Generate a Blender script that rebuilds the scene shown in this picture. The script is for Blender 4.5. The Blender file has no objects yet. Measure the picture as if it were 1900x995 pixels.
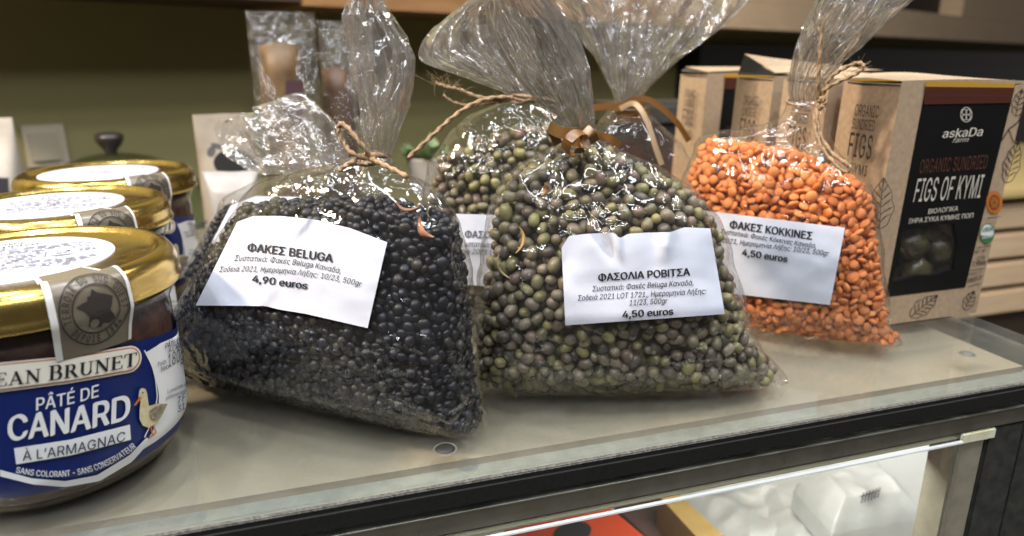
import bpy, math, os, random
import numpy as np
from mathutils import Vector, noise
from mathutils.geometry import delaunay_2d_cdt

S = bpy.context.scene
COL = S.collection
rng = np.random.default_rng(7)
random.seed(7)

# ------------------------------------------------------------------ camera
FPX, PW, PH = 1300.0, 1900.0, 995.0            # focal length and frame of the photograph in its own pixels
PITCH, YAW, CAMH = math.radians(16.6), math.radians(17.3), 0.115
CF = np.array([math.sin(YAW) * math.cos(PITCH), math.cos(YAW) * math.cos(PITCH), -math.sin(PITCH)])
CR = np.array([math.cos(YAW), -math.sin(YAW), 0.0])
CU = np.cross(CR, CF)
CP = np.array([0.0, 0.0, CAMH])
cam_d = bpy.data.cameras.new('camera')
cam = bpy.data.objects.new('camera', cam_d)
COL.objects.link(cam)
cam.location = CP
cam.rotation_euler = (math.radians(90) - PITCH, 0, -YAW)
cam_d.sensor_width = 36
cam_d.lens = 36 * FPX / PW
cam_d.clip_start, cam_d.clip_end = 0.01, 50
cam_d.dof.use_dof = True
cam_d.dof.focus_distance = 0.222
cam_d.dof.aperture_fstop = 12
S.camera = cam

# ------------------------------------------------------------------ world, lamps, exposure
W = bpy.data.worlds.new('World')
S.world = W
W.use_nodes = True
W.node_tree.nodes['Background'].inputs[0].default_value = (1.0, 0.93, 0.86, 1)
W.node_tree.nodes['Background'].inputs[1].default_value = 0.11


def lamp(name, loc, target, size, power, colour):
    d = bpy.data.lights.new(name, 'AREA')
    d.shape = 'DISK'
    d.size, d.energy, d.color = size, power, colour
    d.energy = power * 1.7
    o = bpy.data.objects.new(name, d)
    COL.objects.link(o)
    o.location = loc
    o.rotation_euler = (Vector(target) - Vector(loc)).to_track_quat('-Z', 'Y').to_euler()
    return o


WARM, COOL = (1.0, 0.80, 0.58), (0.90, 0.95, 1.0)
for (x, y, z, s, p, c) in (
    (-0.55, -0.25, 1.15, 0.10, 3.2, COOL), (0.05, -0.35, 1.25, 0.10, 4.0, COOL), (0.70, -0.20, 1.20, 0.10, 2.6, COOL),
    (-0.30, 0.35, 1.25, 0.09, 2.4, COOL), (0.25, 0.30, 1.30, 0.09, 3.0, COOL), (0.85, 0.45, 1.20, 0.09, 2.2, WARM),
    (-0.75, 0.20, 0.75, 0.10, 9.0, WARM),
):
    lamp('ceiling_spot', (x, y, z), (0.10, 0.22, 0.03), s, p, c)
for (x, y, z, l, rz, p, c) in ((0.05, -0.75, 1.0, 1.5, 0.1, 5.0, COOL), (-0.65, 0.05, 1.05, 1.2, 1.5, 3.5, COOL), (0.75, 0.15, 1.1, 1.2, 1.4, 3.5, (1.0, 0.95, 0.9)), (0.1, 0.10, 1.45, 1.6, 0.0, 4.0, COOL)):
    o = lamp('glint_strip', (x, y, z), (0.10, 0.22, 0.03), 0.07, p, c)  # long strip lamp added to draw streak glints on the film
    o.data.shape = 'RECTANGLE'
    o.data.size, o.data.size_y = l, 0.07
    d = (Vector((0.10, 0.22, 0.03)) - Vector((x, y, z))).normalized()
    xa = Vector((math.cos(rz), math.sin(rz), 0))
    xa = (xa - d * xa.dot(d)).normalized()
    from mathutils import Matrix
    ya = (-d).cross(xa)
    o.rotation_euler = Matrix((xa, ya, -d)).transposed().to_euler()
S.view_settings.view_transform = 'Standard'
S.view_settings.look = 'None'
S.view_settings.exposure = -0.14
S.render.engine = 'CYCLES'
S.cycles.max_bounces = 12
S.cycles.transparent_max_bounces = 28
S.cycles.transmission_bounces = 8
S.cycles.glossy_bounces = 4
S.cycles.diffuse_bounces = 3
S.cycles.caustics_reflective = False
S.cycles.caustics_refractive = False
S.cycles.use_denoising = True


# ------------------------------------------------------------------ pixel rays onto real surfaces
def ray(px, py):
    d = CF + CR * (px - PW / 2) / FPX - CU * (py - PH / 2) / FPX
    return d / np.linalg.norm(d)


class PlaneS:
    def __init__(self, p, n):
        self.p, self.n = np.array(p, float), np.array(n, float) / np.linalg.norm(n)
        if self.n @ (CP - self.p) < 0:
            self.n = -self.n

    def hit(self, px, py, off=0.0):
        d = ray(px, py)
        t = ((self.p + self.n * off - CP) @ self.n) / (d @ self.n)
        return CP + d * t


class CylS:
    def __init__(self, cx, cy, r):
        self.c, self.r = (cx, cy), r

    def hit(self, px, py, off=0.0):
        d, r = ray(px, py), self.r + off
        ox, oy = CP[0] - self.c[0], CP[1] - self.c[1]
        a, b, c = d[0]**2 + d[1]**2, 2 * (d[0] * ox + d[1] * oy), ox * ox + oy * oy - r * r
        D = max(b * b - 4 * a * c, 0.0)
        return CP + d * ((-b - D**0.5) / 2 / a)


ZS = lambda z: PlaneS((0, 0, z), (0, 0, 1))
YS = lambda y: PlaneS((0, y, 0), (0, 1, 0))
XS = lambda x: PlaneS((x, 0, 0), (1, 0, 0))


# ------------------------------------------------------------------ objects
def thing(name, label, cat, loc=(0, 0, 0), group=None, kind=None):
    o = bpy.data.objects.new(name, None)
    o.empty_display_size = 0.01
    COL.objects.link(o)
    o.location = loc
    tag(o, label, cat, group, kind)
    return o


def tag(o, label, cat, group=None, kind=None):
    o['label'], o['category'] = label, cat
    if group:
        o['group'] = group
    if kind:
        o['kind'] = kind
    return o


def root_loc(o):
    l = np.zeros(3)
    while o is not None:
        l += np.array(o.location)
        o = o.parent
    return l


def obj(name, verts, faces, mat, parent=None, smooth=True, col=None, kind=None, label=None):
    v = np.array(verts, dtype=float).reshape(-1, 3)
    if parent is not None:
        v = v - root_loc(parent)
    me = bpy.data.meshes.new(name)
    if isinstance(faces, np.ndarray) and faces.ndim == 2:
        k = faces.shape[1]
        me.vertices.add(len(v))
        me.vertices.foreach_set('co', v.astype(np.float32).ravel())
        me.loops.add(faces.size)
        me.loops.foreach_set('vertex_index', faces.astype(np.int32).ravel())
        me.polygons.add(len(faces))
        me.polygons.foreach_set('loop_start', np.arange(0, faces.size, k, dtype=np.int32))
        me.update(calc_edges=True)
    else:
        me.from_pydata([tuple(p) for p in v], [], [tuple(f) for f in faces])
        me.update()
    me.polygons.foreach_set('use_smooth', [smooth] * len(me.polygons))
    if col is not None:
        a = me.color_attributes.new('tint', 'FLOAT_COLOR', 'POINT')
        a.data.foreach_set('color', np.c_[col, np.ones(len(col))].astype(np.float32).ravel())
    for m in (mat if isinstance(mat, (list, tuple)) else [mat]):
        me.materials.append(m)
    o = bpy.data.objects.new(name, me)
    COL.objects.link(o)
    if parent is not None:
        o.parent = parent
    if kind:
        o['kind'] = kind
    if label:
        o['label'] = label
    return o


class MB:
    def __init__(self):
        self.v, self.f = [], []

    def add(self, v, f):
        n = len(self.v)
        self.v += [tuple(p) for p in v]
        self.f += [tuple(i + n for i in q) for q in f]
        return self

    def grid(self, G, flip=False):                          # G: rows of points
        n, m = len(G), len(G[0])
        F = []
        for i in range(n - 1):
            for j in range(m - 1):
                q = (i * m + j, i * m + j + 1, (i + 1) * m + j + 1, (i + 1) * m + j)
                F.append(q[::-1] if flip else q)
        return self.add([p for r in G for p in r], F)

    def box(self, lo, hi, bev=0.0):
        (a, b, c), (d, e, f) = lo, hi
        if bev <= 0:
            v = [(a, b, c), (d, b, c), (d, e, c), (a, e, c), (a, b, f), (d, b, f), (d, e, f), (a, e, f)]
            return self.add(v, [(0, 3, 2, 1), (4, 5, 6, 7), (0, 1, 5, 4), (1, 2, 6, 5), (2, 3, 7, 6), (3, 0, 4, 7)])
        import bmesh
        bm = bmesh.new()
        bmesh.ops.create_cube(bm, size=1)
        for w in bm.verts:
            w.co = ((a + d) / 2 + w.co.x * (d - a), (b + e) / 2 + w.co.y * (e - b), (c + f) / 2 + w.co.z * (f - c))
        bmesh.ops.bevel(bm, geom=bm.edges[:], offset=bev, segments=2, affect='EDGES')
        bm.verts.index_update()
        self.add([tuple(w.co) for w in bm.verts], [tuple(w.index for w in q.verts) for q in bm.faces])
        bm.free()
        return self

    def lathe(self, prof, c=(0, 0, 0), n=96, jitter=None):
        G = []
        for (r, z) in prof:
            G.append([(c[0] + r * math.cos(2 * math.pi * k / n), c[1] + r * math.sin(2 * math.pi * k / n), c[2] + z) for k in range(n)])
        m = len(prof)
        F = []
        for i in range(m - 1):
            for j in range(n):
                F.append((i * n + j, i * n + (j + 1) % n, (i + 1) * n + (j + 1) % n, (i + 1) * n + j))
        return self.add([p for r in G for p in r], F)

    def tube(self, pts, r, n=8, closed=False, twist=0.0, flat=1.0, up=None):
        pts = [np.array(p, float) for p in pts]
        k = len(pts)
        rr = r if hasattr(r, '__len__') else [r] * k
        ref = np.array(up if up is not None else (0.13, 0.31, 0.94))
        V, F = [], []
        nrm = None
        for i in range(k):
            t = pts[min(i + 1, k - 1)] - pts[max(i - 1, 0)]
            t = t / (np.linalg.norm(t) + 1e-12)
            if nrm is None:
                nrm = ref - t * (ref @ t)
            else:
                nrm = nrm - t * (nrm @ t)
            nrm = nrm / (np.linalg.norm(nrm) + 1e-12)
            b = np.cross(t, nrm)
            for j in range(n):
                a = 2 * math.pi * j / n + twist * i
                lobe = 1 + (0.28 * math.cos(2 * (2 * math.pi * j / n)) if twist else 0)
                V.append(pts[i] + (nrm * math.cos(a) * flat + b * math.sin(a)) * rr[i] * lobe)
        for i in range(k - 1):
            for j in range(n):
                F.append((i * n + j, i * n + (j + 1) % n, (i + 1) * n + (j + 1) % n, (i + 1) * n + j))
        F.append(tuple(range(n))[::-1])
        F.append(tuple((k - 1) * n + j for j in range(n)))
        return self.add(V, F)

    def build(self, name, mat, parent=None, smooth=False, **kw):
        return obj(name, self.v, self.f, mat, parent, smooth, **kw)


def spline(pts, n=12):
    P = [np.array(p, float) for p in pts]
    P = [2 * P[0] - P[1]] + P + [2 * P[-1] - P[-2]]
    out = []
    for i in range(1, len(P) - 2):
        a, b, c, d = P[i - 1], P[i], P[i + 1], P[i + 2]
        for k in range(n):
            t = k / n
            out.append(0.5 * (2 * b + (c - a) * t + (2 * a - 5 * b + 4 * c - d) * t * t + (3 * b - a - 3 * c + d) * t**3))
    out.append(P[-2])
    return out


# ------------------------------------------------------------------ materials
def mat(name, base=(0.5, 0.5, 0.5), rough=0.5, metal=0.0, spec=0.5, coat=0.0, emit=None):
    m = bpy.data.materials.new(name)
    m.use_nodes = True
    b = m.node_tree.nodes['Principled BSDF']
    b.inputs['Base Color'].default_value = (*base, 1)
    b.inputs['Roughness'].default_value = rough
    b.inputs['Metallic'].default_value = metal
    b.inputs['Specular IOR Level'].default_value = spec
    b.inputs['Coat Weight'].default_value = coat
    b.inputs['Coat Roughness'].default_value = 0.05
    return m


def nodes(m):
    return m.node_tree.nodes, m.node_tree.links, m.node_tree.nodes['Principled BSDF']


def noise_node(m, scale, detail=4, rough=0.55, vec=None, stretch=None):
    N, L, B = nodes(m)
    tc = N.new('ShaderNodeTexCoord')
    n = N.new('ShaderNodeTexNoise')
    n.inputs['Scale'].default_value = scale
    n.inputs['Detail'].default_value = detail
    n.inputs['Roughness'].default_value = rough
    if stretch:
        mp = N.new('ShaderNodeMapping')
        mp.inputs['Scale'].default_value = stretch
        L.new(tc.outputs['Object'], mp.inputs['Vector'])
        L.new(mp.outputs[0], n.inputs['Vector'])
    else:
        L.new(tc.outputs['Object'], n.inputs['Vector'])
    return n


def vary(m, scale, c0, c1, lo=0.3, hi=0.7, detail=4, stretch=None):
    N, L, B = nodes(m)
    n = noise_node(m, scale, detail, stretch=stretch)
    r = N.new('ShaderNodeValToRGB')
    r.color_ramp.elements[0].position, r.color_ramp.elements[1].position = lo, hi
    r.color_ramp.elements[0].color, r.color_ramp.elements[1].color = (*c0, 1), (*c1, 1)
    L.new(n.outputs[0], r.inputs[0])
    L.new(r.outputs[0], B.inputs['Base Color'])
    return m


def bump(m, scale, dist, strength=0.5, detail=4, stretch=None):
    N, L, B = nodes(m)
    n = noise_node(m, scale, detail, stretch=stretch)
    b = N.new('ShaderNodeBump')
    b.inputs['Strength'].default_value = strength
    b.inputs['Distance'].default_value = dist
    L.new(n.outputs[0], b.inputs['Height'])
    L.new(b.outputs[0], B.inputs['Normal'])
    return m


def rough_vary(m, scale, lo, hi, stretch=None):
    N, L, B = nodes(m)
    n = noise_node(m, scale, 5, stretch=stretch)
    r = N.new('ShaderNodeMapRange')
    r.inputs[1].default_value, r.inputs[2].default_value = 0.3, 0.7
    r.inputs[3].default_value, r.inputs[4].default_value = lo, hi
    L.new(n.outputs[0], r.inputs[0])
    L.new(r.outputs[0], B.inputs['Roughness'])
    return m


def tint_mat(name, rough, spec=0.4, bscale=0, bdist=0.0):
    m = mat(name, rough=rough, spec=spec)
    N, L, B = nodes(m)
    a = N.new('ShaderNodeVertexColor')
    a.layer_name = 'tint'
    L.new(a.outputs[0], B.inputs['Base Color'])
    if bscale:
        bump(m, bscale, bdist, 0.5)
    return m


def schlick(N, L, normal=None):
    """reflectance of a thin clear sheet, the same from both sides"""
    lw = N.new('ShaderNodeLayerWeight')
    lw.inputs['Blend'].default_value = 0.5
    if normal is not None:
        L.new(normal, lw.inputs['Normal'])
    pw = N.new('ShaderNodeMath')
    pw.operation = 'POWER'
    pw.inputs[1].default_value = 4.0
    L.new(lw.outputs['Facing'], pw.inputs[0])
    ma = N.new('ShaderNodeMath')
    ma.operation = 'MULTIPLY_ADD'
    ma.inputs[1].default_value, ma.inputs[2].default_value = 0.95, 0.05
    L.new(pw.outputs[0], ma.inputs[0])
    return ma


def film_mat(name, haze=0.06, refl=1.5, rough=0.06, crease=0.0006, tint=(0.99, 0.985, 0.98), hazecol=(0.90, 0.86, 0.85), mask=False, cap=0.5):
    m = bpy.data.materials.new(name)
    m.use_nodes = True
    N, L = m.node_tree.nodes, m.node_tree.links
    N.clear()
    out = N.new('ShaderNodeOutputMaterial')
    tr = N.new('ShaderNodeBsdfTransparent')
    tr.inputs[0].default_value = (*tint, 1)
    gl = N.new('ShaderNodeBsdfGlossy')
    gl.inputs['Roughness'].default_value = rough
    df = N.new('ShaderNodeBsdfDiffuse')
    df.inputs[0].default_value = (*hazecol, 1)
    tl = N.new('ShaderNodeBsdfTranslucent')
    tl.inputs[0].default_value = (*hazecol, 1)
    tc = N.new('ShaderNodeTexCoord')
    n1 = N.new('ShaderNodeTexVoronoi')
    n1.feature = 'DISTANCE_TO_EDGE'
    n1.inputs['Scale'].default_value = 70
    n2 = N.new('ShaderNodeTexNoise')
    n2.inputs['Scale'].default_value = 170
    n2.inputs['Detail'].default_value = 3
    n3 = N.new('ShaderNodeTexNoise')
    n3.inputs['Scale'].default_value = 45
    n3.inputs['Detail'].default_value = 4
    vm = N.new('ShaderNodeVectorMath')
    vm.operation = 'MULTIPLY_ADD'
    vm.inputs[1].default_value = (0.03, 0.03, 0.03)
    L.new(n3.outputs['Color'], vm.inputs[0])
    L.new(tc.outputs['Object'], vm.inputs[2])
    L.new(vm.outputs[0], n1.inputs['Vector'])
    for n in (n2, n3):
        L.new(tc.outputs['Object'], n.inputs['Vector'])
    mr = N.new('ShaderNodeMapRange')
    mr.inputs[2].default_value = 0.22
    L.new(n1.outputs['Distance'], mr.inputs[0])
    mr.interpolation_type = 'SMOOTHSTEP'
    ad = N.new('ShaderNodeMath')
    ad.operation = 'MULTIPLY_ADD'
    ad.inputs[1].default_value = 0.12
    L.new(n2.outputs[0], ad.inputs[0])
    L.new(mr.outputs[0], ad.inputs[2])
    ad2 = N.new('ShaderNodeMath')
    ad2.operation = 'MULTIPLY_ADD'
    ad2.inputs[1].default_value = 2.5
    L.new(n3.outputs[0], ad2.inputs[0])
    L.new(ad.outputs[0], ad2.inputs[2])
    bp = N.new('ShaderNodeBump')
    bp.inputs['Strength'].default_value = 1.0
    bp.inputs['Distance'].default_value = crease
    if mask:                                                # creases come in patches, smooth film between them
        n4 = N.new('ShaderNodeTexNoise')
        n4.inputs['Scale'].default_value = 26
        n4.inputs['Detail'].default_value = 2
        L.new(tc.outputs['Object'], n4.inputs['Vector'])
        k = N.new('ShaderNodeMapRange')
        k.inputs[1].default_value, k.inputs[2].default_value = 0.43, 0.62
        k.inputs[3].default_value, k.inputs[4].default_value = 0.28, 1.0
        L.new(n4.outputs[0], k.inputs[0])
        L.new(k.outputs[0], bp.inputs['Strength'])
    L.new(ad2.outputs[0], bp.inputs['Height'])
    L.new(bp.outputs[0], gl.inputs['Normal'])
    fr = schlick(N, L, bp.outputs[0])
    mu = N.new('ShaderNodeMath')
    mu.operation = 'MULTIPLY'
    mu.use_clamp = True
    mu.inputs[1].default_value = refl
    L.new(fr.outputs[0], mu.inputs[0])
    cl_ = N.new('ShaderNodeMath')
    cl_.operation = 'MINIMUM'
    cl_.inputs[1].default_value = cap
    L.new(mu.outputs[0], cl_.inputs[0])
    mu = cl_
    hz = N.new('ShaderNodeMixShader')
    hz.inputs[0].default_value = 0.4
    L.new(df.outputs[0], hz.inputs[1])
    L.new(tl.outputs[0], hz.inputs[2])
    m1 = N.new('ShaderNodeMixShader')
    m1.inputs[0].default_value = haze
    L.new(tr.outputs[0], m1.inputs[1])
    L.new(hz.outputs[0], m1.inputs[2])
    m2 = N.new('ShaderNodeMixShader')
    L.new(mu.outputs[0], m2.inputs[0])
    L.new(m1.outputs[0], m2.inputs[1])
    L.new(gl.outputs[0], m2.inputs[2])
    L.new(m2.outputs[0], out.inputs['Surface'])
    return m


def glass_mat(name, tint=(0.93, 0.96, 0.94), rough=0.02, refl=1.0, haze=0.0):
    m = bpy.data.materials.new(name)
    m.use_nodes = True
    N, L = m.node_tree.nodes, m.node_tree.links
    N.clear()
    out = N.new('ShaderNodeOutputMaterial')
    tr = N.new('ShaderNodeBsdfTransparent')
    tr.inputs[0].default_value = (*tint, 1)
    gl = N.new('ShaderNodeBsdfGlossy')
    gl.inputs['Roughness'].default_value = rough
    df = N.new('ShaderNodeBsdfDiffuse')
    df.inputs[0].default_value = (0.6, 0.6, 0.56, 1)
    fr = schlick(N, L)
    mu = N.new('ShaderNodeMath')
    mu.operation = 'MULTIPLY'
    mu.use_clamp = True
    mu.inputs[1].default_value = refl
    L.new(fr.outputs[0], mu.inputs[0])
    m1 = N.new('ShaderNodeMixShader')
    m1.inputs[0].default_value = haze
    L.new(tr.outputs[0], m1.inputs[1])
    L.new(df.outputs[0], m1.inputs[2])
    m2 = N.new('ShaderNodeMixShader')
    L.new(mu.outputs[0], m2.inputs[0])
    L.new(m1.outputs[0], m2.inputs[1])
    L.new(gl.outputs[0], m2.inputs[2])
    L.new(m2.outputs[0], out.inputs['Surface'])
    if haze > 0:                                            # dust and wiping smears on the pane
        tc = N.new('ShaderNodeTexCoord')
        n = N.new('ShaderNodeTexNoise')
        n.inputs['Scale'].default_value = 55
        n.inputs['Detail'].default_value = 8
        n.inputs['Roughness'].default_value = 0.7
        L.new(tc.outputs['Object'], n.inputs['Vector'])
        r = N.new('ShaderNodeMapRange')
        r.inputs[1].default_value, r.inputs[2].default_value = 0.35, 0.75
        r.inputs[3].default_value, r.inputs[4].default_value = haze * 0.4, haze * 1.8
        L.new(n.outputs[0], r.inputs[0])
        L.new(r.outputs[0], m1.inputs[0])
        r2 = N.new('ShaderNodeMapRange')
        r2.inputs[3].default_value, r2.inputs[4].default_value = rough * 0.5, rough * 2.2
        L.new(n.outputs[0], r2.inputs[0])
        L.new(r2.outputs[0], gl.inputs['Roughness'])
    return m


M = {}
M['ink'] = mat('black_ink', (0.012, 0.012, 0.014), 0.6)
M['greyink'] = mat('grey_ink', (0.07, 0.07, 0.09), 0.6)
M['darkink'] = mat('brown_black_ink', (0.03, 0.022, 0.018), 0.6)
M['paper'] = bump(vary(mat('white_paper', rough=0.6), 90, (0.555, 0.575, 0.665), (0.625, 0.645, 0.735)), 900, 0.00008, 0.4)
M['film'] = film_mat('cellophane_body', haze=0.015, refl=1.35, rough=0.06, crease=0.0007, mask=True, cap=0.40)
M['plume'] = film_mat('cellophane_gathered', haze=0.13, refl=2.8, rough=0.085, crease=0.0007, cap=0.75, hazecol=(0.93, 0.88, 0.87))  # white haze in the colour stands in for reflections on the gathered film
M['twine'] = bump(vary(mat('jute_twine', rough=0.9, spec=0.1), 900, (0.22, 0.14, 0.08), (0.46, 0.33, 0.21)), 2500, 0.0002, 0.8)
M['ribbon'] = bump(mat('brown_satin', (0.15, 0.068, 0.016), 0.30, spec=0.7), 2200, 0.00008, 0.6, stretch=(1, 1, 6))
M['raffia'] = bump(mat('tan_raffia', (0.47, 0.33, 0.19), 0.5), 1500, 0.0001, 0.6)
M['kraft'] = bump(vary(mat('kraft_card', rough=0.75, spec=0.25), 420, (0.35, 0.245, 0.155), (0.45, 0.33, 0.22), detail=8), 1500, 0.00006, 0.35)
M['panelblack'] = rough_vary(mat('black_print', (0.006, 0.0055, 0.0055), 0.5, spec=0.2), 60, 0.45, 0.6)
M['maroon'] = mat('maroon_print', (0.075, 0.018, 0.010), 0.45)
M['gold_print'] = mat('golden_print', (0.50, 0.27, 0.035), 0.4)
M['creamink'] = mat('cream_ink', (0.58, 0.53, 0.45), 0.55)
M['maroonink'] = mat('dull_maroon_ink', (0.095, 0.035, 0.022), 0.5)
M['gold'] = rough_vary(bump(mat('gold_lacquered_tin', (0.55, 0.39, 0.12), 0.26, metal=1.0), 35, 0.0005, 0.25), 200, 0.18, 0.30)
M['jarglass'] = glass_mat('jar_glass', (0.90, 0.89, 0.87), 0.03, 0.8)
M['pate'] = bump(vary(mat('brown_pate', rough=0.5), 160, (0.030, 0.012, 0.009), (0.11, 0.050, 0.036), detail=7), 300, 0.0006, 0.6)
M['navy'] = rough_vary(mat('navy_print', (0.005, 0.016, 0.115), 0.35), 80, 0.28, 0.42)
M['whiteprint'] = mat('white_print', (0.76, 0.76, 0.76), 0.42)
M['creamprint'] = mat('cream_print', (0.80, 0.75, 0.64), 0.42)
M['copper'] = mat('copper_line', (0.50, 0.22, 0.12), 0.4)
M['sealtape'] = mat('beige_tape', (0.165, 0.138, 0.10), 0.30)
M['tapeedge'] = mat('white_tape_edge', (0.74, 0.72, 0.68), 0.35)
M['duck'] = vary(mat('duck_cream', rough=0.5), 500, (0.52, 0.44, 0.24), (0.68, 0.60, 0.38))
M['duckwing'] = vary(mat('duck_wing', rough=0.5), 900, (0.13, 0.11, 0.08), (0.40, 0.34, 0.22))
M['orangeink'] = mat('orange_ink', (0.55, 0.15, 0.03), 0.5)
M['redink'] = mat('red_brown_ink', (0.26, 0.05, 0.03), 0.5)
M['greenink'] = mat('green_ink', (0.05, 0.17, 0.06), 0.5)


# ------------------------------------------------------------------ lettering
_tc = {}
_fonts = {}


def font(kind):
    """the lettering faces that come with Blender: '' the built-in one, 'sans' the plain grotesque"""
    if kind not in _fonts:
        f = None
        if kind == 'sans':
            try:
                f = bpy.data.fonts.load(os.path.join(bpy.utils.resource_path('LOCAL'), 'datafiles', 'fonts', 'Inter.woff2'))
            except Exception:
                f = None
        _fonts[kind] = f
    return _fonts[kind]


def text_mesh(body, bold=0.0, italic=0.0, spacing=1.0, face='sans'):
    """letters as a flat mesh: outlines of the glyphs, filled by winding number so that overlapping strokes stay solid"""
    key = (body, bold, italic, spacing, face)
    if key in _tc:
        return _tc[key]
    c = bpy.data.curves.new('lettering', 'FONT')
    if font(face):
        c.font = font(face)
    c.body, c.shear, c.space_character, c.resolution_u = body, italic, spacing, 3
    c.fill_mode = 'NONE'
    o = bpy.data.objects.new('lettering', c)
    COL.objects.link(o)
    dg = bpy.context.evaluated_depsgraph_get()
    me = o.evaluated_get(dg).to_mesh()
    v = np.array([tuple(w.co) for w in me.vertices]).reshape(-1, 3)
    ed = np.array([tuple(q.vertices) for q in me.edges], dtype=int).reshape(-1, 2)
    o.evaluated_get(dg).to_mesh_clear()
    bpy.data.objects.remove(o)
    bpy.data.curves.remove(c)
    # follow every outline once, so that its edges share one direction
    nxt = {}
    for a, b in ed:
        nxt.setdefault(int(a), []).append(int(b))
        nxt.setdefault(int(b), []).append(int(a))
    seen, loops = set(), []
    for st in range(len(v)):
        if st in seen or st not in nxt:
            continue
        lp, cur, prev = [st], st, None
        seen.add(st)
        # outlines are stored in drawing order: step to the next index first
        while True:
            cand = [q for q in nxt[cur] if q != prev and q not in seen]
            if not cand:
                break
            q = cur + 1 if cur + 1 in cand else cand[0]
            seen.add(q)
            lp.append(q)
            prev, cur = cur, q
        if len(lp) > 2:
            loops.append(lp)
    E = np.array([(lp[i], lp[(i + 1) % len(lp)]) for lp in loops for i in range(len(lp))])
    if bold > 0:                                             # heavier strokes: the union of the outlines moved a little each way
        n0, e0, v0 = len(v), E, v
        v, E = [], []
        for k, (dx, dy) in enumerate(((-bold, -bold * 0.4), (0, 0), (bold, bold * 0.4))):
            v.append(v0 + np.array((dx, dy, 0)))
            E.append(e0 + n0 * k)
        v, E = np.vstack(v), np.vstack(E)
    V2, _, F2, _, _, _ = delaunay_2d_cdt([Vector(p[:2]) for p in v], [tuple(int(x) for x in q) for q in E], [], 0, 1e-6)
    V2 = np.array([tuple(p) for p in V2])
    T = np.array([tuple(f) for f in F2 if len(f) == 3])
    cen = V2[T].mean(1)
    a, b = v[E[:, 0], :2], v[E[:, 1], :2]
    wn = np.zeros(len(T), int)
    for k in range(0, len(T), 400):
        q = cen[k:k + 400]
        up = (a[None, :, 1] <= q[:, None, 1]) & (b[None, :, 1] > q[:, None, 1])
        dn = (a[None, :, 1] > q[:, None, 1]) & (b[None, :, 1] <= q[:, None, 1])
        side = (b[None, :, 0] - a[None, :, 0]) * (q[:, None, 1] - a[None, :, 1]) - (q[:, None, 0] - a[None, :, 0]) * (b[None, :, 1] - a[None, :, 1])
        wn[k:k + 400] = (up & (side > 0)).sum(1) - (dn & (side < 0)).sum(1)
    f = [tuple(int(x) for x in t) for t in T[wn != 0]]
    v = np.c_[V2, np.zeros(len(V2))]
    _tc[key] = (v, f)
    return v, f


def cap_height(face='sans'):
    return text_mesh('H', face=face)[0][:, 1].max()


def lay(mb, v, f, x0, x1, cap, surf, p0, p1, cap_px, off, mid=None, up=None, up1=None):
    """letters (v, f) between the two baseline points of the photograph, each vertex carried on to the real surface"""
    p0, p1 = np.array(p0, float), np.array(p1, float)
    d = (p1 - p0) / np.linalg.norm(p1 - p0)
    u0 = np.array((d[1], -d[0])) if up is None else np.array(up, float) / np.linalg.norm(up)
    u1 = u0 if up1 is None else np.array(up1, float) / np.linalg.norm(up1)
    m = (p0 + p1) / 2 if mid is None else np.array(mid, float)
    c = 2 * m - (p0 + p1) / 2
    out = []
    for q in v:
        t = (q[0] - x0) / (x1 - x0)
        b = p0 * (1 - t)**2 + 2 * c * t * (1 - t) + p1 * t * t
        if mid is not None and up is None:
            g = (c - p0) * (1 - t) + (p1 - c) * t
            g = g / np.linalg.norm(g)
            n = np.array((g[1], -g[0]))
        else:
            n = u0 * (1 - t) + u1 * t
        s = b + n * (q[1] / cap * cap_px)
        out.append(surf.hit(s[0], s[1], off))
    mb.add(out, f)


def write(mb, body, surf, p0, p1, cap_px, off=0.0004, bold=0.0, italic=0.0, mid=None, up=None, up1=None, spacing=1.0, face='sans'):
    v, f = text_mesh(body, bold, italic, spacing, face)
    if len(v):
        lay(mb, v, f, v[:, 0].min(), v[:, 0].max(), cap_height(face), surf, p0, p1, cap_px, off, mid, up, up1)


def poly_px(mb, top, bot, surf, off, n=24, m=3):
    """patch between two polylines of the photograph (left to right), laid on the surface"""
    T, B = resample(top, n), resample(bot, n)
    mb.grid([[surf.hit(*(b + (t - b) * k / m), off) for (t, b) in zip(T, B)] for k in range(m + 1)])


def resample(p, n):
    p = np.array(p, float)
    s = np.r_[0, np.cumsum(np.hypot(*np.diff(p, axis=0).T))]
    q = np.linspace(0, s[-1], n)
    return np.c_[np.interp(q, s, p[:, 0]), np.interp(q, s, p[:, 1])]


def stroke_px(mb, pts, w, surf, off, n=None, closed=False):
    P = np.array(pts, float)
    if closed:
        P = np.vstack([P, P[:1]])
    P = resample(P, n or max(3, len(P) * 3))
    g = np.gradient(P, axis=0)
    g /= np.linalg.norm(g, axis=1)[:, None] + 1e-9
    nn = np.c_[g[:, 1], -g[:, 0]] * (w / 2 if not hasattr(w, '__len__') else np.interp(np.linspace(0, 1, len(P)), np.linspace(0, 1, len(w)), w)[:, None] / 2)
    mb.grid([[surf.hit(*q, off) for q in P + nn], [surf.hit(*q, off) for q in P - nn]])


def ell(cx, cy, rx, ry, rot=0.0, n=28):
    a = np.linspace(0, 2 * math.pi, n, endpoint=False)
    c, s = math.cos(rot), math.sin(rot)
    return [(cx + rx * math.cos(t) * c - ry * math.sin(t) * s, cy + rx * math.cos(t) * s + ry * math.sin(t) * c) for t in a]


def fan_px(mb, ring, surf, off, rings=3):
    R = np.array(ring, float)
    c = R.mean(0)
    G = [[surf.hit(*(c + (p - c) * k / rings), off) for p in np.vstack([R, R[:1]])] for k in range(rings + 1)]
    mb.grid(G)


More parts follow.
